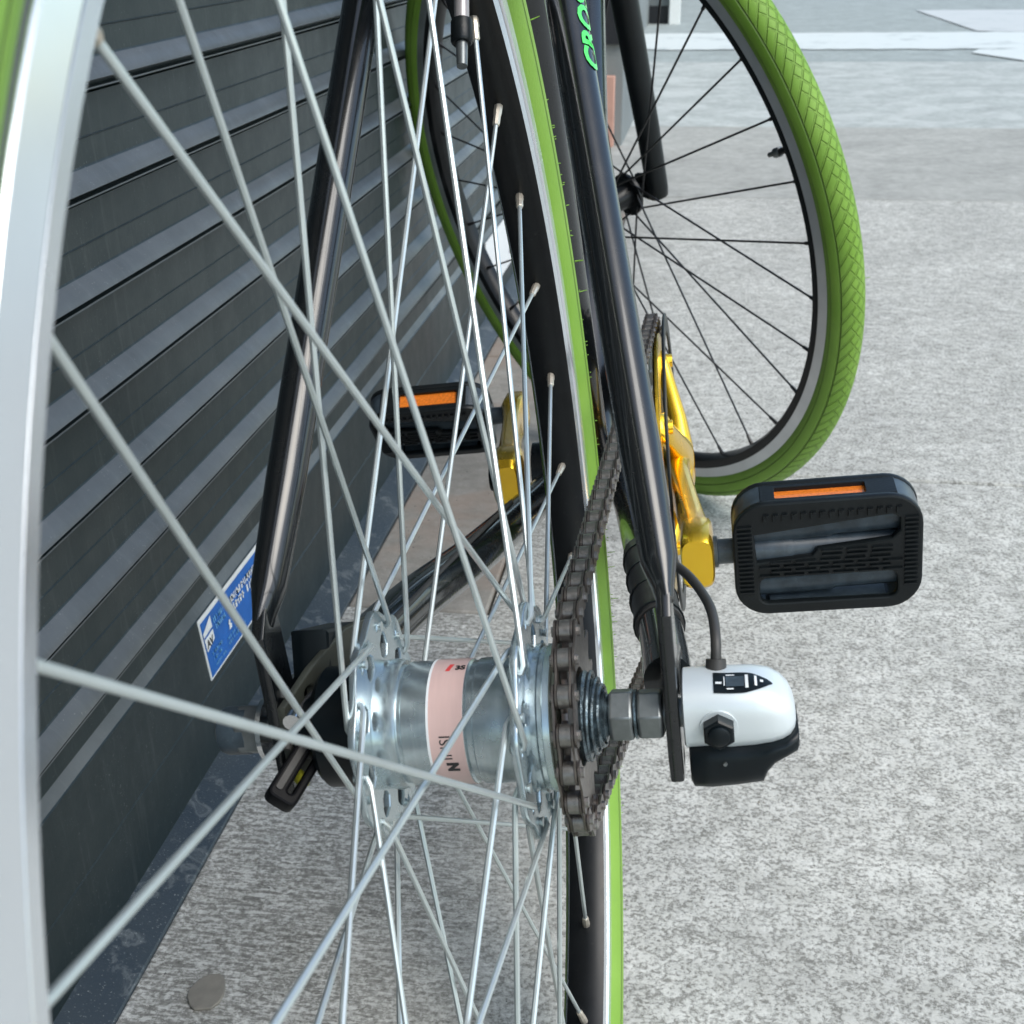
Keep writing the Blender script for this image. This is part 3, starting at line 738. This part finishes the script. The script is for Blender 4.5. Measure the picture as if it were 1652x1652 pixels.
# ------------------------------------------------------------------ frame
BB = Vector((0, 0.4386, -0.068)); dS = Vector((0, -math.cos(deg(72)), math.sin(deg(72))))
ST = BB + dS * 0.52
fm = tube('seat_tube', [BB, BB + dS * 0.25, ST], 0.0150, M['paint'], BIKE, 32, loc=OFF); fm.name = 'frame'
tag(fm, 'glossy black frame tubing')
def ft(name, pts, rad, n=28): return tube(name, pts, rad, M['paint'], fm, n)
HT0, HT1 = Vector((0, 0.945, 0.36)), Vector((0, 0.905, 0.48))
ft('down_tube', [BB, HT0 + Vector((0, 0.0, 0.02))], 0.0175)
ft('top_tube', [BB + dS * 0.50, HT1 - Vector((0, 0, 0.03))], 0.0150)
ft('head_tube', [HT0, HT1], 0.0190)
ft('bottom_bracket', [BB + Vector((-0.036, 0, 0)), BB + Vector((0.036, 0, 0))], 0.0215)
# seat stays
XR, XL = 0.0665, -0.0705
def stay(s, x0):
    a = Vector((x0, 0.0035, 0.044)); b = Vector((s * 0.0235 - 0.003, 0.2735, 0.3338))
    d = (b - a).normalized(); L = (b - a).length
    pts = [a - d * 0.004, a, a + d * 0.010, a + d * 0.05, a + d * (L * 0.6), b, b + d * 0.06]
    r = [(0.0055, 0.0030), (0.0060, 0.0036), (0.0068, 0.0062), 0.0072, 0.0076, 0.0080, 0.0080]
    ft('seat_stay', pts, r, 28)
    return a, b, d
stay(-1, XL)
sa, sb_, sdv = stay(1, XR)
# chain stays
csR = ft('chain_stay', spline([(0.0640, 0.030, -0.004), (0.0605, 0.075, -0.012), (0.0530, 0.15, -0.024), (0.0420, 0.25, -0.043), (0.0280, 0.37, -0.063), (0.018, 0.425, -0.068)], 6), 0.0090)
ft('chain_stay', spline([(-0.0680, 0.030, -0.002), (-0.0640, 0.075, -0.010), (-0.0560, 0.15, -0.022), (-0.0450, 0.25, -0.043), (-0.0300, 0.37, -0.063), (-0.018, 0.425, -0.068)], 6), 0.0112)
# protective wrap on the right chain stay
wr = tube('stay_wrap', spline([(0.0585, 0.095, -0.0155), (0.0530, 0.15, -0.0245), (0.0455, 0.22, -0.0370)], 10), 0.0100, M['rubber'], fm, 20)
for t in (0.10, 0.135, 0.17, 0.205):
    k = (t - 0.095) / 0.125
    p0 = Vector((0.0585, 0.095, -0.0155)).lerp(Vector((0.0455, 0.22, -0.0370)), k); dd = Vector((-0.013, 0.125, -0.0215)).normalized()
    tube('tie', [p0 - dd * 0.0012, p0 + dd * 0.0012], 0.0108, M['plastic'], fm, 20)
# dropouts
def dropout(x):
    ol = [(-0.0085, 0.040), (0.0025, 0.050), (0.0105, 0.040), (0.0110, 0.014), (0.038, 0.006), (0.044, -0.006), (0.034, -0.011), (0.012, -0.012), (0.008, -0.022), (-0.001, -0.026), (-0.0095, -0.022), (-0.0115, -0.010), (-0.0095, 0.015)]
    return plate('dropout', [ol, circle2(0.001, -0.018, 0.0028, 12)], 0.0048, lambda a, b, c: Vector((x + c, a, b)), M['paint'], fm, 0.0010)
dropout(XR); dropout(XL)
# stays bridge, fork, cockpit
ft('stay_bridge', [(-0.040, 0.245, 0.300), (0.036, 0.245, 0.300)], 0.006, 16)
fk = tube('fork', [FF.c + FF.n * 0.0 + FF.u * 0.375, FF.c + FF.u * 0.40, Vector((0, 0.945, 0.40))], [0.016, 0.017, 0.0175], M['paint'], BIKE, 24, loc=OFF)
for s in (-1, 1):
    P_ = lambda a, b, h: FF.c + FF.n * (a * s) + FF.f * b + FF.u * h
    pts = [P_(0.0600, -0.0130, -0.0150), P_(0.0600, -0.0130, -0.0125), P_(0.0600, -0.0140, -0.004), P_(0.0600, -0.022, 0.06), P_(0.0560, -0.040, 0.20), P_(0.042, -0.054, 0.34), P_(0.02, -0.047, 0.385)]
    rr = [0.0085, 0.0105, 0.0115, 0.0122, 0.0138, 0.0150, 0.0150]
    tube('fork_blade', pts, rr, M['plastic'], fk, 24)
    plate('fork_end', [[(-0.016, 0.014), (-0.020, -0.012), (-0.008, -0.014), (0.006, -0.010), (0.012, 0.0), (0.006, 0.014)], circle2(-0.008, 0.008, 0.0018, 10)], 0.005, lambda x, y, c, s=s: FF.c + FF.n * (0.0530 * s + c) + FF.f * x + FF.u * y, M['plastic'], fk, 0.0006)
tube('steerer', [HT1, HT1 + Vector((0, -0.03, 0.08))], 0.013, M['plastic'], fk, 20)
tube('handlebar', spline([(-0.26, 0.66, 0.60), (-0.20, 0.80, 0.60), (-0.06, 0.88, 0.585), (0.06, 0.89, 0.58), (0.18, 0.86, 0.59), (0.27, 0.74, 0.60)], 6), 0.0125, M['plastic'], fk, 16)
# front hub
fh = revolve('front_hub', FF, [(-0.050, 0.0), (-0.050, 0.008), (-0.038, 0.0095), (-0.0335, 0.012), (-0.033, 0.0225), (-0.0295, 0.0225), (-0.029, 0.0130), (-0.010, 0.0120), (0.010, 0.0120), (0.029, 0.0130), (0.0295, 0.0225), (0.033, 0.0225), (0.0335, 0.012), (0.038, 0.0095), (0.050, 0.008), (0.050, 0.0)], M['blackrim'], BIKE, 40, loc=OFF)
for s in (-1, 1):
    revolve('axle_nut', FF, [(0.056 * s, 0.0095), (0.064 * s, 0.0095), (0.066 * s, 0.006), (0.066 * s, 0.0)], M['plastic'], fh, 6, angle=20)
# seat post and saddle, above the picture
tube('seat_post', [ST, ST + dS * 0.12], 0.0125, M['plastic'], BIKE, 20, loc=OFF)

# right stay lettering, reads upwards
SA = sa; SD = sdv
CAMB = RW.transposed() @ (CW - Vector((0, 0, 0.3449)))
def on_stay(t0, phi0, r=0.00785):
    def g(a, b, c=0):
        q = SA + SD * (t0 + a)
        face = CAMB - q; face = (face - SD * face.dot(SD)).normalized(); right = SD.cross(-face).normalized()
        if right.x < 0: right = -right
        ph = phi0 - b * 0.78 / r
        return q + (face * math.cos(ph) + right * math.sin(ph)) * (r + 0.0001)
    return g
text_mesh('lettering', 'CROSS', 0.0140, on_stay(0.204, deg(88)), M['inkgreen'], fm, bold=0.00045, sub=2)

# ------------------------------------------------------------------ crankset
CR, AL = 0.17, 0.0536
RX = 0.0475
cd = Vector((0, -math.cos(AL), math.sin(AL)))
ce = BB + cd * CR
def loft(name, secs, mat, parent, loc=None, n=20, power=3.2, angle=60):
    """secs: centre, axis a (half width), axis b (half width)"""
    vs = []; fs = []
    for c, a, b in secs:
        for j in range(n):
            g = 2 * PI * j / n; cg, sg = math.cos(g), math.sin(g)
            k = (abs(cg) ** power + abs(sg) ** power) ** (-1 / power)
            vs.append(Vector(c) + a * (cg * k) + b * (sg * k))
    for i in range(len(secs) - 1):
        for j in range(n): fs.append((i * n + j, i * n + (j + 1) % n, (i + 1) * n + (j + 1) % n, (i + 1) * n + j))
    fs.append(tuple(range(n))[::-1]); L = (len(secs) - 1) * n; fs.append(tuple(L + j for j in range(n)))
    return fixn(mk(name, vs, fs, mat, parent, loc=loc, angle=angle))
def crank(side, d):
    Xv = Vector((side, 0, 0)); up = Vector((1, 0, 0)).cross(d).normalized()
    prof_ = [(-0.020, 0.052, 0.006, 0.012), (-0.016, 0.053, 0.009, 0.0165), (-0.006, 0.0535, 0.0115, 0.0185), (0.010, 0.0545, 0.0115, 0.0180), (0.022, 0.0570, 0.0092, 0.0155), (0.030, 0.0580, 0.0070, 0.0140), (0.050, 0.0600, 0.0070, 0.0125),
             (0.085, 0.0640, 0.0066, 0.0115), (0.125, 0.0680, 0.0068, 0.0115), (0.146, 0.0698, 0.0074, 0.0128), (0.154, 0.0706, 0.0086, 0.0150), (0.157, 0.0710, 0.0088, 0.0158), (0.180, 0.0711, 0.0088, 0.0158), (0.1855, 0.0711, 0.0086, 0.0140), (0.1872, 0.0711, 0.0078, 0.0122)]
    secs = [(BB + d * t + Xv * x, Xv * w, up * h) for t, x, w, h in prof_]
    return loft('crank_arm', secs, M['gold'], BIKE, loc=OFF, n=36, power=4.5, angle=32)
cR = crank(1, cd)
# raised pad on the inner end of the arm, spider arms
for i in range(5):
    a = AL * -1 + PI - (i + 0.5) * 2 * PI / 5 + PI / 5 * 0
    e = Vector((0, math.cos(a), math.sin(a))); t_ = Vector((0, -math.sin(a), math.cos(a)))
    secs = [(BB + e * 0.010 + Vector((0.0600, 0, 0)), Vector((0.0085, 0, 0)), t_ * 0.0140), (BB + e * 0.030 + Vector((0.0590, 0, 0)), Vector((0.0062, 0, 0)), t_ * 0.0095),
            (BB + e * 0.053 + Vector((0.0545, 0, 0)), Vector((0.0050, 0, 0)), t_ * 0.0080), (BB + e * 0.067 + Vector((0.0520, 0, 0)), Vector((0.0044, 0, 0)), t_ * 0.0095), (BB + e * 0.073 + Vector((0.0500, 0, 0)), Vector((0.0030, 0, 0)), t_ * 0.0060)]
    loft('spider_arm', secs, M['gold'], cR, n=20)
    p_ = BB + e * 0.0665
    tube('chainring_bolt', [p_ + Vector((0.0545, 0, 0)), p_ + Vector((0.0585, 0, 0))], [0.0048, 0.0042], M['gold'], cR, 14)
tube('crank_bolt', [BB + Vector((0.064, 0, 0)), BB + Vector((0.0665, 0, 0))], [0.0095, 0.0085], M['plastic'], cR, 20)
cL = crank(-1, -cd)
tube('crank_bolt', [BB + Vector((-0.064, 0, 0)), BB + Vector((-0.0665, 0, 0))], [0.0095, 0.0085], M['plastic'], cL, 20)

FB = Frame(BB, (1, 0, 0))
def toothed(T, rp, x, thick, holes, mat, parent, name, loc=None):
    ol = []
    for i in range(T):
        a = 2 * PI * i / T
        for da, rr in ((-0.40, rp - 0.0042), (-0.22, rp - 0.0010), (-0.08, rp + 0.0030), (0.08, rp + 0.0030), (0.22, rp - 0.0010), (0.40, rp - 0.0042)):
            g = a + da * 2 * PI / T; ol.append((rr * math.cos(g), rr * math.sin(g)))
    return ol
T1, R1 = 46, 0.0127 / 2 / math.sin(PI / 46)
T2, R2 = 18, 0.0127 / 2 / math.sin(PI / 18)
CX2 = 0.0390
ol = toothed(T1, R1, 0, 0, 0, 0, 0, 0)
cr = plate('chainring', [ol, circle2(0, 0, 0.059, 60)], 0.0022, lambda a, b, c: BB + Vector((RX + c, a, b)), M['steel'], BIKE, 0.0003, loc=OFF)
plate('ring_face', [circle2(0, 0, 0.0845, 80), circle2(0, 0, 0.0615, 60)], 0.0024, lambda a, b, c: BB + Vector((RX + 0.0030 + c, a, b)), M['gold'], cr, 0.0005)
plate('chain_guard', [circle2(0, 0, 0.0965, 90), circle2(0, 0, 0.0850, 60)], 0.0016, lambda a, b, c: BB + Vector((RX + 0.0082 + c, a, b)), M['plastic'], cr, 0.0004)
ol = toothed(T2, R2, 0, 0, 0, 0, 0, 0)
plate('sprocket', [ol, circle2(0, 0, 0.017, 30)], 0.0023, lambda a, b, c: FR.c + FR.n * (CX2 + c) + FR.f * a + FR.u * b, M['chain'], hub, 0.0003)

# chain
def chain_path():
    c2 = FR.c + FR.n * CX2; c1 = BB + Vector((RX, 0, 0))
    D = Vector((0, c1.y - c2.y, c1.z - c2.z)); L = D.length; base = math.atan2(D.z, D.y)
    be = math.asin((R1 - R2) / L)
    pts = []
    def P(cy, cz, R, a, x): return Vector((x, cy + R * math.cos(a), cz + R * math.sin(a)))
    a_top = base + PI / 2 + be; a_bot = base - PI / 2 - be
    n = 60
    # around the chainring from bottom over the front to the top
    for i in range(n + 1):
        a = a_bot + (a_top - a_bot) * i / n; pts.append(P(c1.y, c1.z, R1, a, c1.x))
    # around the sprocket from the top over the rear to the bottom
    for i in range(n + 1):
        a = a_top + (2 * PI - (a_top - a_bot)) * i / n; pts.append(P(c2.y, c2.z, R2, a, c2.x))
    pts.append(pts[0]); return pts
cp = chain_path()
seg = [(cp[i + 1] - cp[i]).length for i in range(len(cp) - 1)]; tot = sum(seg)
nl = int(round(tot / 0.0127)); nl += nl % 2; pitch = tot / nl
def at(s):
    s %= tot
    for i, l in enumerate(seg):
        if s <= l: return cp[i].lerp(cp[i + 1], s / l if l else 0)
        s -= l
    return cp[0]
pins = [at(i * pitch) for i in range(nl)]
def link_mesh(name, outer):
    """two figure-eight plates and, for inner links, the rollers, along +x from 0 to pitch"""
    vs = []; fs = []
    def add(v, f):
        o = len(vs); vs.extend(v); fs.extend(tuple(o + q for q in t) for t in f)
    h = 0.0040; N = 10
    def eight(y0, y1):
        ol = []
        for i in range(N + 1): a = PI / 2 + PI * i / N; ol.append((h * math.cos(a), h * math.sin(a)))
        ol.append((pitch * 0.5, -h * 0.62))
        for i in range(N + 1): a = -PI / 2 + PI * i / N; ol.append((pitch + h * math.cos(a), h * math.sin(a)))
        ol.append((pitch * 0.5, h * 0.62)); m = len(ol)
        v = [Vector((a, y0, b)) for a, b in ol] + [Vector((a, y1, b)) for a, b in ol]
        f = [tuple(range(m))[::-1], tuple(range(m, 2 * m))] + [(i, (i + 1) % m, m + (i + 1) % m, m + i) for i in range(m)]
        return v, f
    w0, w1 = (0.00300, 0.00370) if outer else (0.00195, 0.00265)
    for s in (-1, 1): add(*eight(s * w0, s * w1))
    nplate = len(fs)
    if not outer:
        for c in (0, pitch): add(*tube_vf([Vector((c, -0.00178, 0)), Vector((c, 0.00178, 0))], 0.00388, 14))
    else:
        for c in (0, pitch): add(*tube_vf([Vector((c, -0.0047, 0)), Vector((c, 0.0047, 0))], 0.0017, 8))
    me = bpy.data.meshes.new(name); me.from_pydata([tuple(v) for v in vs], [], fs); me.validate()
    me.shade_smooth(); me.set_sharp_from_angle(angle=math.radians(35)); me.materials.append(M['chain']); me.materials.append(M['roller'])
    for pl in me.polygons:
        pl.material_index = 1 if pl.index >= nplate else 0
    bm = bmesh.new(); bm.from_mesh(me); bmesh.ops.recalc_face_normals(bm, faces=bm.faces); bm.to_mesh(me); bm.free()
    return me
li, lo_ = link_mesh('inner_link', False), link_mesh('outer_link', True)
chain = bpy.data.objects.new('chain', None); COL.objects.link(chain); chain.parent = BIKE; chain.location = OFF
for i in range(nl):
    a, b = pins[i], pins[(i + 1) % nl]
    t = (b - a).normalized(); y = Vector((1, 0, 0)); y = (y - t * y.dot(t)).normalized(); z = t.cross(y)
    o = link('chain_link', lo_ if i % 2 else li, None, chain)
    o.matrix_local = Matrix(((t.x, y.x, z.x, a.x), (t.y, y.y, z.y, a.y), (t.z, y.z, z.z, a.z), (0, 0, 0, 1)))

# ------------------------------------------------------------------ pedals
def pedal(side, eye, beta, flipd):
    """n_f: outward normal of the tread that faces the rear; t: normal of the edge that carries the reflector"""
    nf = Vector((0, -math.cos(beta), -math.sin(beta))); tt = Vector((0, -math.sin(beta), math.cos(beta)))
    X = Vector((side, 0, 0)); x0 = 0.0180 + 0.0005
    def xf(off): return lambda a, b, c: eye + X * (x0 + a) + tt * b + nf * (off + c)
    W_, H2 = 0.0955, 0.0335
    sp = tube('pedal_axle', [eye + X * 0.0075, eye + X * 0.0105, eye + X * 0.0110, eye + X * 0.0195], [0.0085, 0.0085, 0.0068, 0.0068], M['plastic2'], BIKE, 24, loc=OFF)
    def outline(g=0.0):
        return rrect(0 + g, W_ - g, -H2 + g, H2 - g, 0.0175 - g * 0.6, 7)
    # tread plates with two slots each
    s1 = [(0.012, -0.0010), (0.0400, 0.0010), (0.0430, 0.0050), (0.0800, 0.0085), (0.0840, 0.0130), (0.0840, 0.0200), (0.0800, 0.0225), (0.0110, 0.0150)]
    s2 = rrect(0.013, 0.083, -0.0265, -0.0110, 0.0045, 4)
    body = plate('pedal', [outline(), s1, s2], 0.0045, xf(0.0105), M['plastic'], BIKE, 0.0012, loc=OFF)
    plate('tread_plate', [outline(), s1, s2], 0.0045, xf(-0.0105), M['plastic'], body, 0.0012)
    # side wall: a ring with windows for the reflectors
    ol = outline(0.0006); n = len(ol); vs = []; fs = []
    inn = outline(0.0042)
    def ringbox(i0, i1, zz0, zz1):
        k = len(vs)
        for q in (i0, i1):
            a, b = ol[q % n]; c, d = inn[q % n]
            for z in (zz0, zz1): vs.append(xf(0)(a, b, z)); vs.append(xf(0)(c, d, z))
        fs.extend([(k, k + 4, k + 6, k + 2), (k + 1, k + 3, k + 7, k + 5), (k, k + 1, k + 5, k + 4), (k + 2, k + 6, k + 7, k + 3)])
    for i in range(n):
        a, b = ol[i]; c, d = ol[(i + 1) % n]
        long_edge = math.hypot(a - c, b - d) > 0.04
        if not long_edge: ringbox(i, i + 1, -0.0085, 0.0085)
    mid = xf(0)(W_ / 2, 0, 0).x * side
    for sgn in (-1, 1):
        part = [t for t in fs if (sum(vs[q].x for q in t) / len(t) * side - mid) * sgn > 0]
        used = sorted({q for t in part for q in t}); mp = {q: i for i, q in enumerate(used)}
        sw = fixn(mk('side_wall', [vs[q] for q in used], [tuple(mp[q] for q in t) for t in part], M['plastic2'], body, angle=40))
        bm = bmesh.new(); bm.from_mesh(sw.data); bmesh.ops.remove_doubles(bm, verts=bm.verts, dist=1e-6); bm.to_mesh(sw.data); bm.free()
    for s in (1, -1):
        fr = plate('reflector_frame', [rrect(0.0150, 0.0830, -0.0085, 0.0085, 0.0005, 1), rrect(0.0225, 0.0680, -0.0055, 0.0060, 0.0006, 1)], 0.0040, lambda a, b, c, s=s: eye + X * (x0 + a) + tt * (s * (H2 - 0.0026) + c) + nf * b, M['plastic'], body, 0.0003)
        plate('reflector_back', [rrect(0.0180, 0.0780, -0.0084, 0.0084, 0.0005, 1)], 0.0010, lambda a, b, c, s=s: eye + X * (x0 + a) + tt * (s * (H2 - 0.0056) + c) + nf * b, M['plastic2'], body, 0.0002)
        rf = plate('reflector', [rrect(0.0223, 0.0682, -0.0057, 0.0062, 0.0005, 1)], 0.0018, lambda a, b, c, s=s: eye + X * (x0 + a) + tt * (s * (H2 - 0.0040) + c) + nf * b, M['amber'], body, 0.0003)
    # spindle housing inside
    tube('spindle_housing', [xf(0)(0.0, 0.0, 0), xf(0)(0.03, 0.0, 0), xf(0)(0.032, 0.0, 0), xf(0)(0.092, 0, 0)], [0.0098, 0.0098, 0.0088, 0.0086], M['plastic2'], body, 24)
    for bz in (0.014, -0.0185):
        v, f = [], []
        secs = [(xf(-0.0)(a, bz + dz, 0), nf * 0.0075, tt * 0.0072) for a, dz in ((0.008, -0.001), (0.05, 0.0), (0.052, 0.0012), (0.090, 0.002))]
        loft('inner_beam', secs, M['plastic2'], body, n=12)
    # grip ribs
    vs = []; fs = []
    def rib(a0, a1, b0, b1):
        k = len(vs); e = 0.0128; h = 0.0014; q = 0.0002
        for z, g in ((e - 0.0006, 0), (e + h, q)):
            vs.extend([xf(0)(a0 + g, b0 + g, z), xf(0)(a1 - g, b0 + g, z), xf(0)(a1 - g, b1 - g, z), xf(0)(a0 + g, b1 - g, z)])
        fs.extend([(k + 4, k + 5, k + 6, k + 7), (k, k + 1, k + 5, k + 4), (k + 1, k + 2, k + 6, k + 5), (k + 2, k + 3, k + 7, k + 6), (k + 3, k, k + 4, k + 7)])
    for i in range(19):
        b = -0.0245 + i * 0.00262
        if -0.0215 < b < 0.0215:
            rib(0.0025, 0.0100, b, b + 0.0012)
            rib(0.0862, 0.0930, b, b + 0.0012)
    for j, b in enumerate((-0.0098, -0.0072, -0.0046, -0.0020)):
        off = 0.006 * (j % 2); a = 0.013 + off
        while a < 0.080: rib(a, min(a + 0.0105, 0.0855), b, b + 0.0012); a += 0.0125
    for b in (0.0010, 0.0036): 
        a = 0.045
        while a < 0.080: rib(a, min(a + 0.0105, 0.0855), b, b + 0.0012); a += 0.0125
    a = 0.016
    while a < 0.082: rib(a, a + 0.0012, 0.0235, 0.0275); rib(a + 0.0012, a + 0.003, 0.0263, 0.0275); a += 0.0047
    r_ = mk('tread_ribs', vs, fs, M['plastic'], body, smooth=False); fixn(r_)
    r_['kind'] = 'stuff'
    return body
pR = pedal(1, ce + Vector((0.0711, 0, 0)), deg(7), 1)
pL = pedal(-1, BB - cd * CR + Vector((-0.0711, 0, 0)), deg(40), 1)

# ------------------------------------------------------------------ bell crank (gear actuator) on the right axle end
def bsec(x, yc, zc, hy, hz, n=28, pw=3.0, zlo=None):
    out = []
    for j in range(n):
        g = 2 * PI * j / n; cg, sg = math.cos(g), math.sin(g); k = (abs(cg) ** pw + abs(sg) ** pw) ** (-1 / pw)
        out.append(Vector((x, yc + hy * cg * k, zc + hz * sg * k)))
    return out
def loft_rings(name, rings, mat, parent, loc=None, angle=50):
    n = len(rings[0]); vs = [p for r in rings for p in r]; fs = []
    for i in range(len(rings) - 1):
        for j in range(n): fs.append((i * n + j, i * n + (j + 1) % n, (i + 1) * n + (j + 1) % n, (i + 1) * n + j))
    fs.append(tuple(range(n))[::-1]); L = (len(rings) - 1) * n; fs.append(tuple(L + j for j in range(n)))
    return fixn(mk(name, vs, fs, mat, parent, loc=loc, angle=angle))
# silver upper shell
ring_def = [(0.0700, 0.0, 0.0015, 0.0120, 0.0112), (0.0705, 0.0, 0.0015, 0.0128, 0.0120), (0.0780, 0.0, 0.0018, 0.0130, 0.0120), (0.0850, 0.0, 0.0012, 0.0134, 0.0122), (0.0930, 0.0, 0.0014, 0.0134, 0.0118), (0.0985, 0.0, 0.0012, 0.0130, 0.0108), (0.1020, 0.0, 0.0006, 0.0118, 0.0094), (0.1045, 0.0, -0.0002, 0.0100, 0.0074), (0.1060, 0.0, -0.0012, 0.0074, 0.0050), (0.1066, 0, -0.0016, 0.0040, 0.0026)]
bc = loft_rings('gear_box', [bsec(*q) for q in ring_def], M['box'], BIKE, loc=OFF)
tag(bc, 'silver gear actuator box on the right axle end')
low_def = [(0.0712, 0.0, -0.0150, 0.0118, 0.0085), (0.0722, 0.0, -0.0160, 0.0128, 0.0095), (0.0780, 0.0, -0.0160, 0.0132, 0.0100), (0.0880, 0.0, -0.0155, 0.0134, 0.0095), (0.0950, 0.0, -0.0150, 0.0134, 0.0090), (0.0965, 0.0, -0.0130, 0.0133, 0.0068), (0.0990, 0.0, -0.0112, 0.0130, 0.0052), (0.1030, 0.0, -0.0098, 0.0124, 0.0042), (0.1065, 0.0, -0.0080, 0.0112, 0.0046), (0.1072, 0.0, -0.0072, 0.0100, 0.0040)]
loft_rings('lower_cover', [bsec(*q) for q in low_def], M['boxblack'], bc)
# gauge window wrapped over the top rear shoulder
def surf(x, g, lift=0.0):
    R = ring_def
    for i in range(len(R) - 1):
        if R[i][0] <= x <= R[i + 1][0]:
            k = (x - R[i][0]) / (R[i + 1][0] - R[i][0]); q = [R[i][m] * (1 - k) + R[i + 1][m] * k for m in range(5)]; break
    else: q = R[-1]
    cg, sg = math.cos(g), math.sin(g); kk = (abs(cg) ** 3 + abs(sg) ** 3) ** (-1 / 3)
    return Vector((x, q[1] + (q[3] + lift) * cg * kk, q[2] + (q[4] + lift) * sg * kk))
def wpatch(name, x0, x1, g0, g1, lift, mat, taper=0.0, n=14):
    vs = []; fs = []
    for i in range(n + 1):
        u = i / n; x = x0 + (x1 - x0) * u
        sh = taper * max(0, (u - 0.45) / 0.55) ** 2
        a, b = g0 + (g1 - g0) * 0.5 * sh, g1 - (g1 - g0) * 0.5 * sh
        for j in range(7): vs.append(surf(x, deg(a + (b - a) * j / 6), lift))
    for i in range(n):
        for j in range(6): fs.append((i * 7 + j, i * 7 + j + 1, (i + 1) * 7 + j + 1, (i + 1) * 7 + j))
    return fixn(mk(name, vs, fs, M[mat], bc))
wpatch('gauge_window', 0.0805, 0.0995, 88, 131, 0.0002, 'boxblack', 0.92)
wpatch('gauge_marks', 0.0845, 0.0905, 100, 121, 0.0004, 'plastic2')
for q in ((0.0812, 0.0832, 113, 117), (0.0846, 0.0874, 96, 98.5), (0.0848, 0.0870, 124, 126), (0.0839, 0.0842, 101, 120), (0.0908, 0.0918, 97, 124), (0.0938, 0.0946, 99, 120), (0.0956, 0.0966, 107, 112)):
    wpatch('gauge_marks', *q, 0.0005, 'white', n=2)
# bolt
def bolt(cx, cz, y0):
    P = lambda y: Vector((cx, y, cz))
    tube('box_bolt', [P(y0 + 0.004), P(y0 - 0.0005), P(y0 - 0.0040), P(y0 - 0.0046)], [0.0056, 0.0056, 0.0056, 0.0050], M['boxblack'], bc, 6)
    tube('bolt_socket', [P(y0 - 0.003), P(y0 - 0.0054), P(y0 - 0.0058)], [0.0036, 0.0036, 0.0030], M['boxblack'], bc, 18)
revolve_b = tube('bolt_boss', [Vector((0.0815, -0.0100, 0.0008)), Vector((0.0815, -0.0136, 0.0008))], [0.0068, 0.0062], M['box'], bc, 24)
bolt(0.0815, 0.0006, -0.0136)
tube('box_screw', [Vector((0.0828, -0.0133, -0.0130)), Vector((0.0828, -0.0141, -0.0130))], 0.0007, M['steel'], bc, 8)
tube('gear_cable', spline([(0.0812, 0.004, 0.010), (0.0820, 0.010, 0.0210), (0.0810, 0.024, 0.0250), (0.0775, 0.038, 0.0265), (0.0725, 0.052, 0.0270), (0.0670, 0.066, 0.0250), (0.0600, 0.10, 0.010), (0.052, 0.18, -0.014), (0.045, 0.24, -0.030)], 8), 0.0018, M['rubber'], BIKE, 12, loc=OFF)
tube('cable_boot', [Vector((0.0811, 0.003, 0.006)), Vector((0.0817, 0.0070, 0.0155))], [0.0042, 0.0034], M['rubber'], BIKE, 14, loc=OFF)
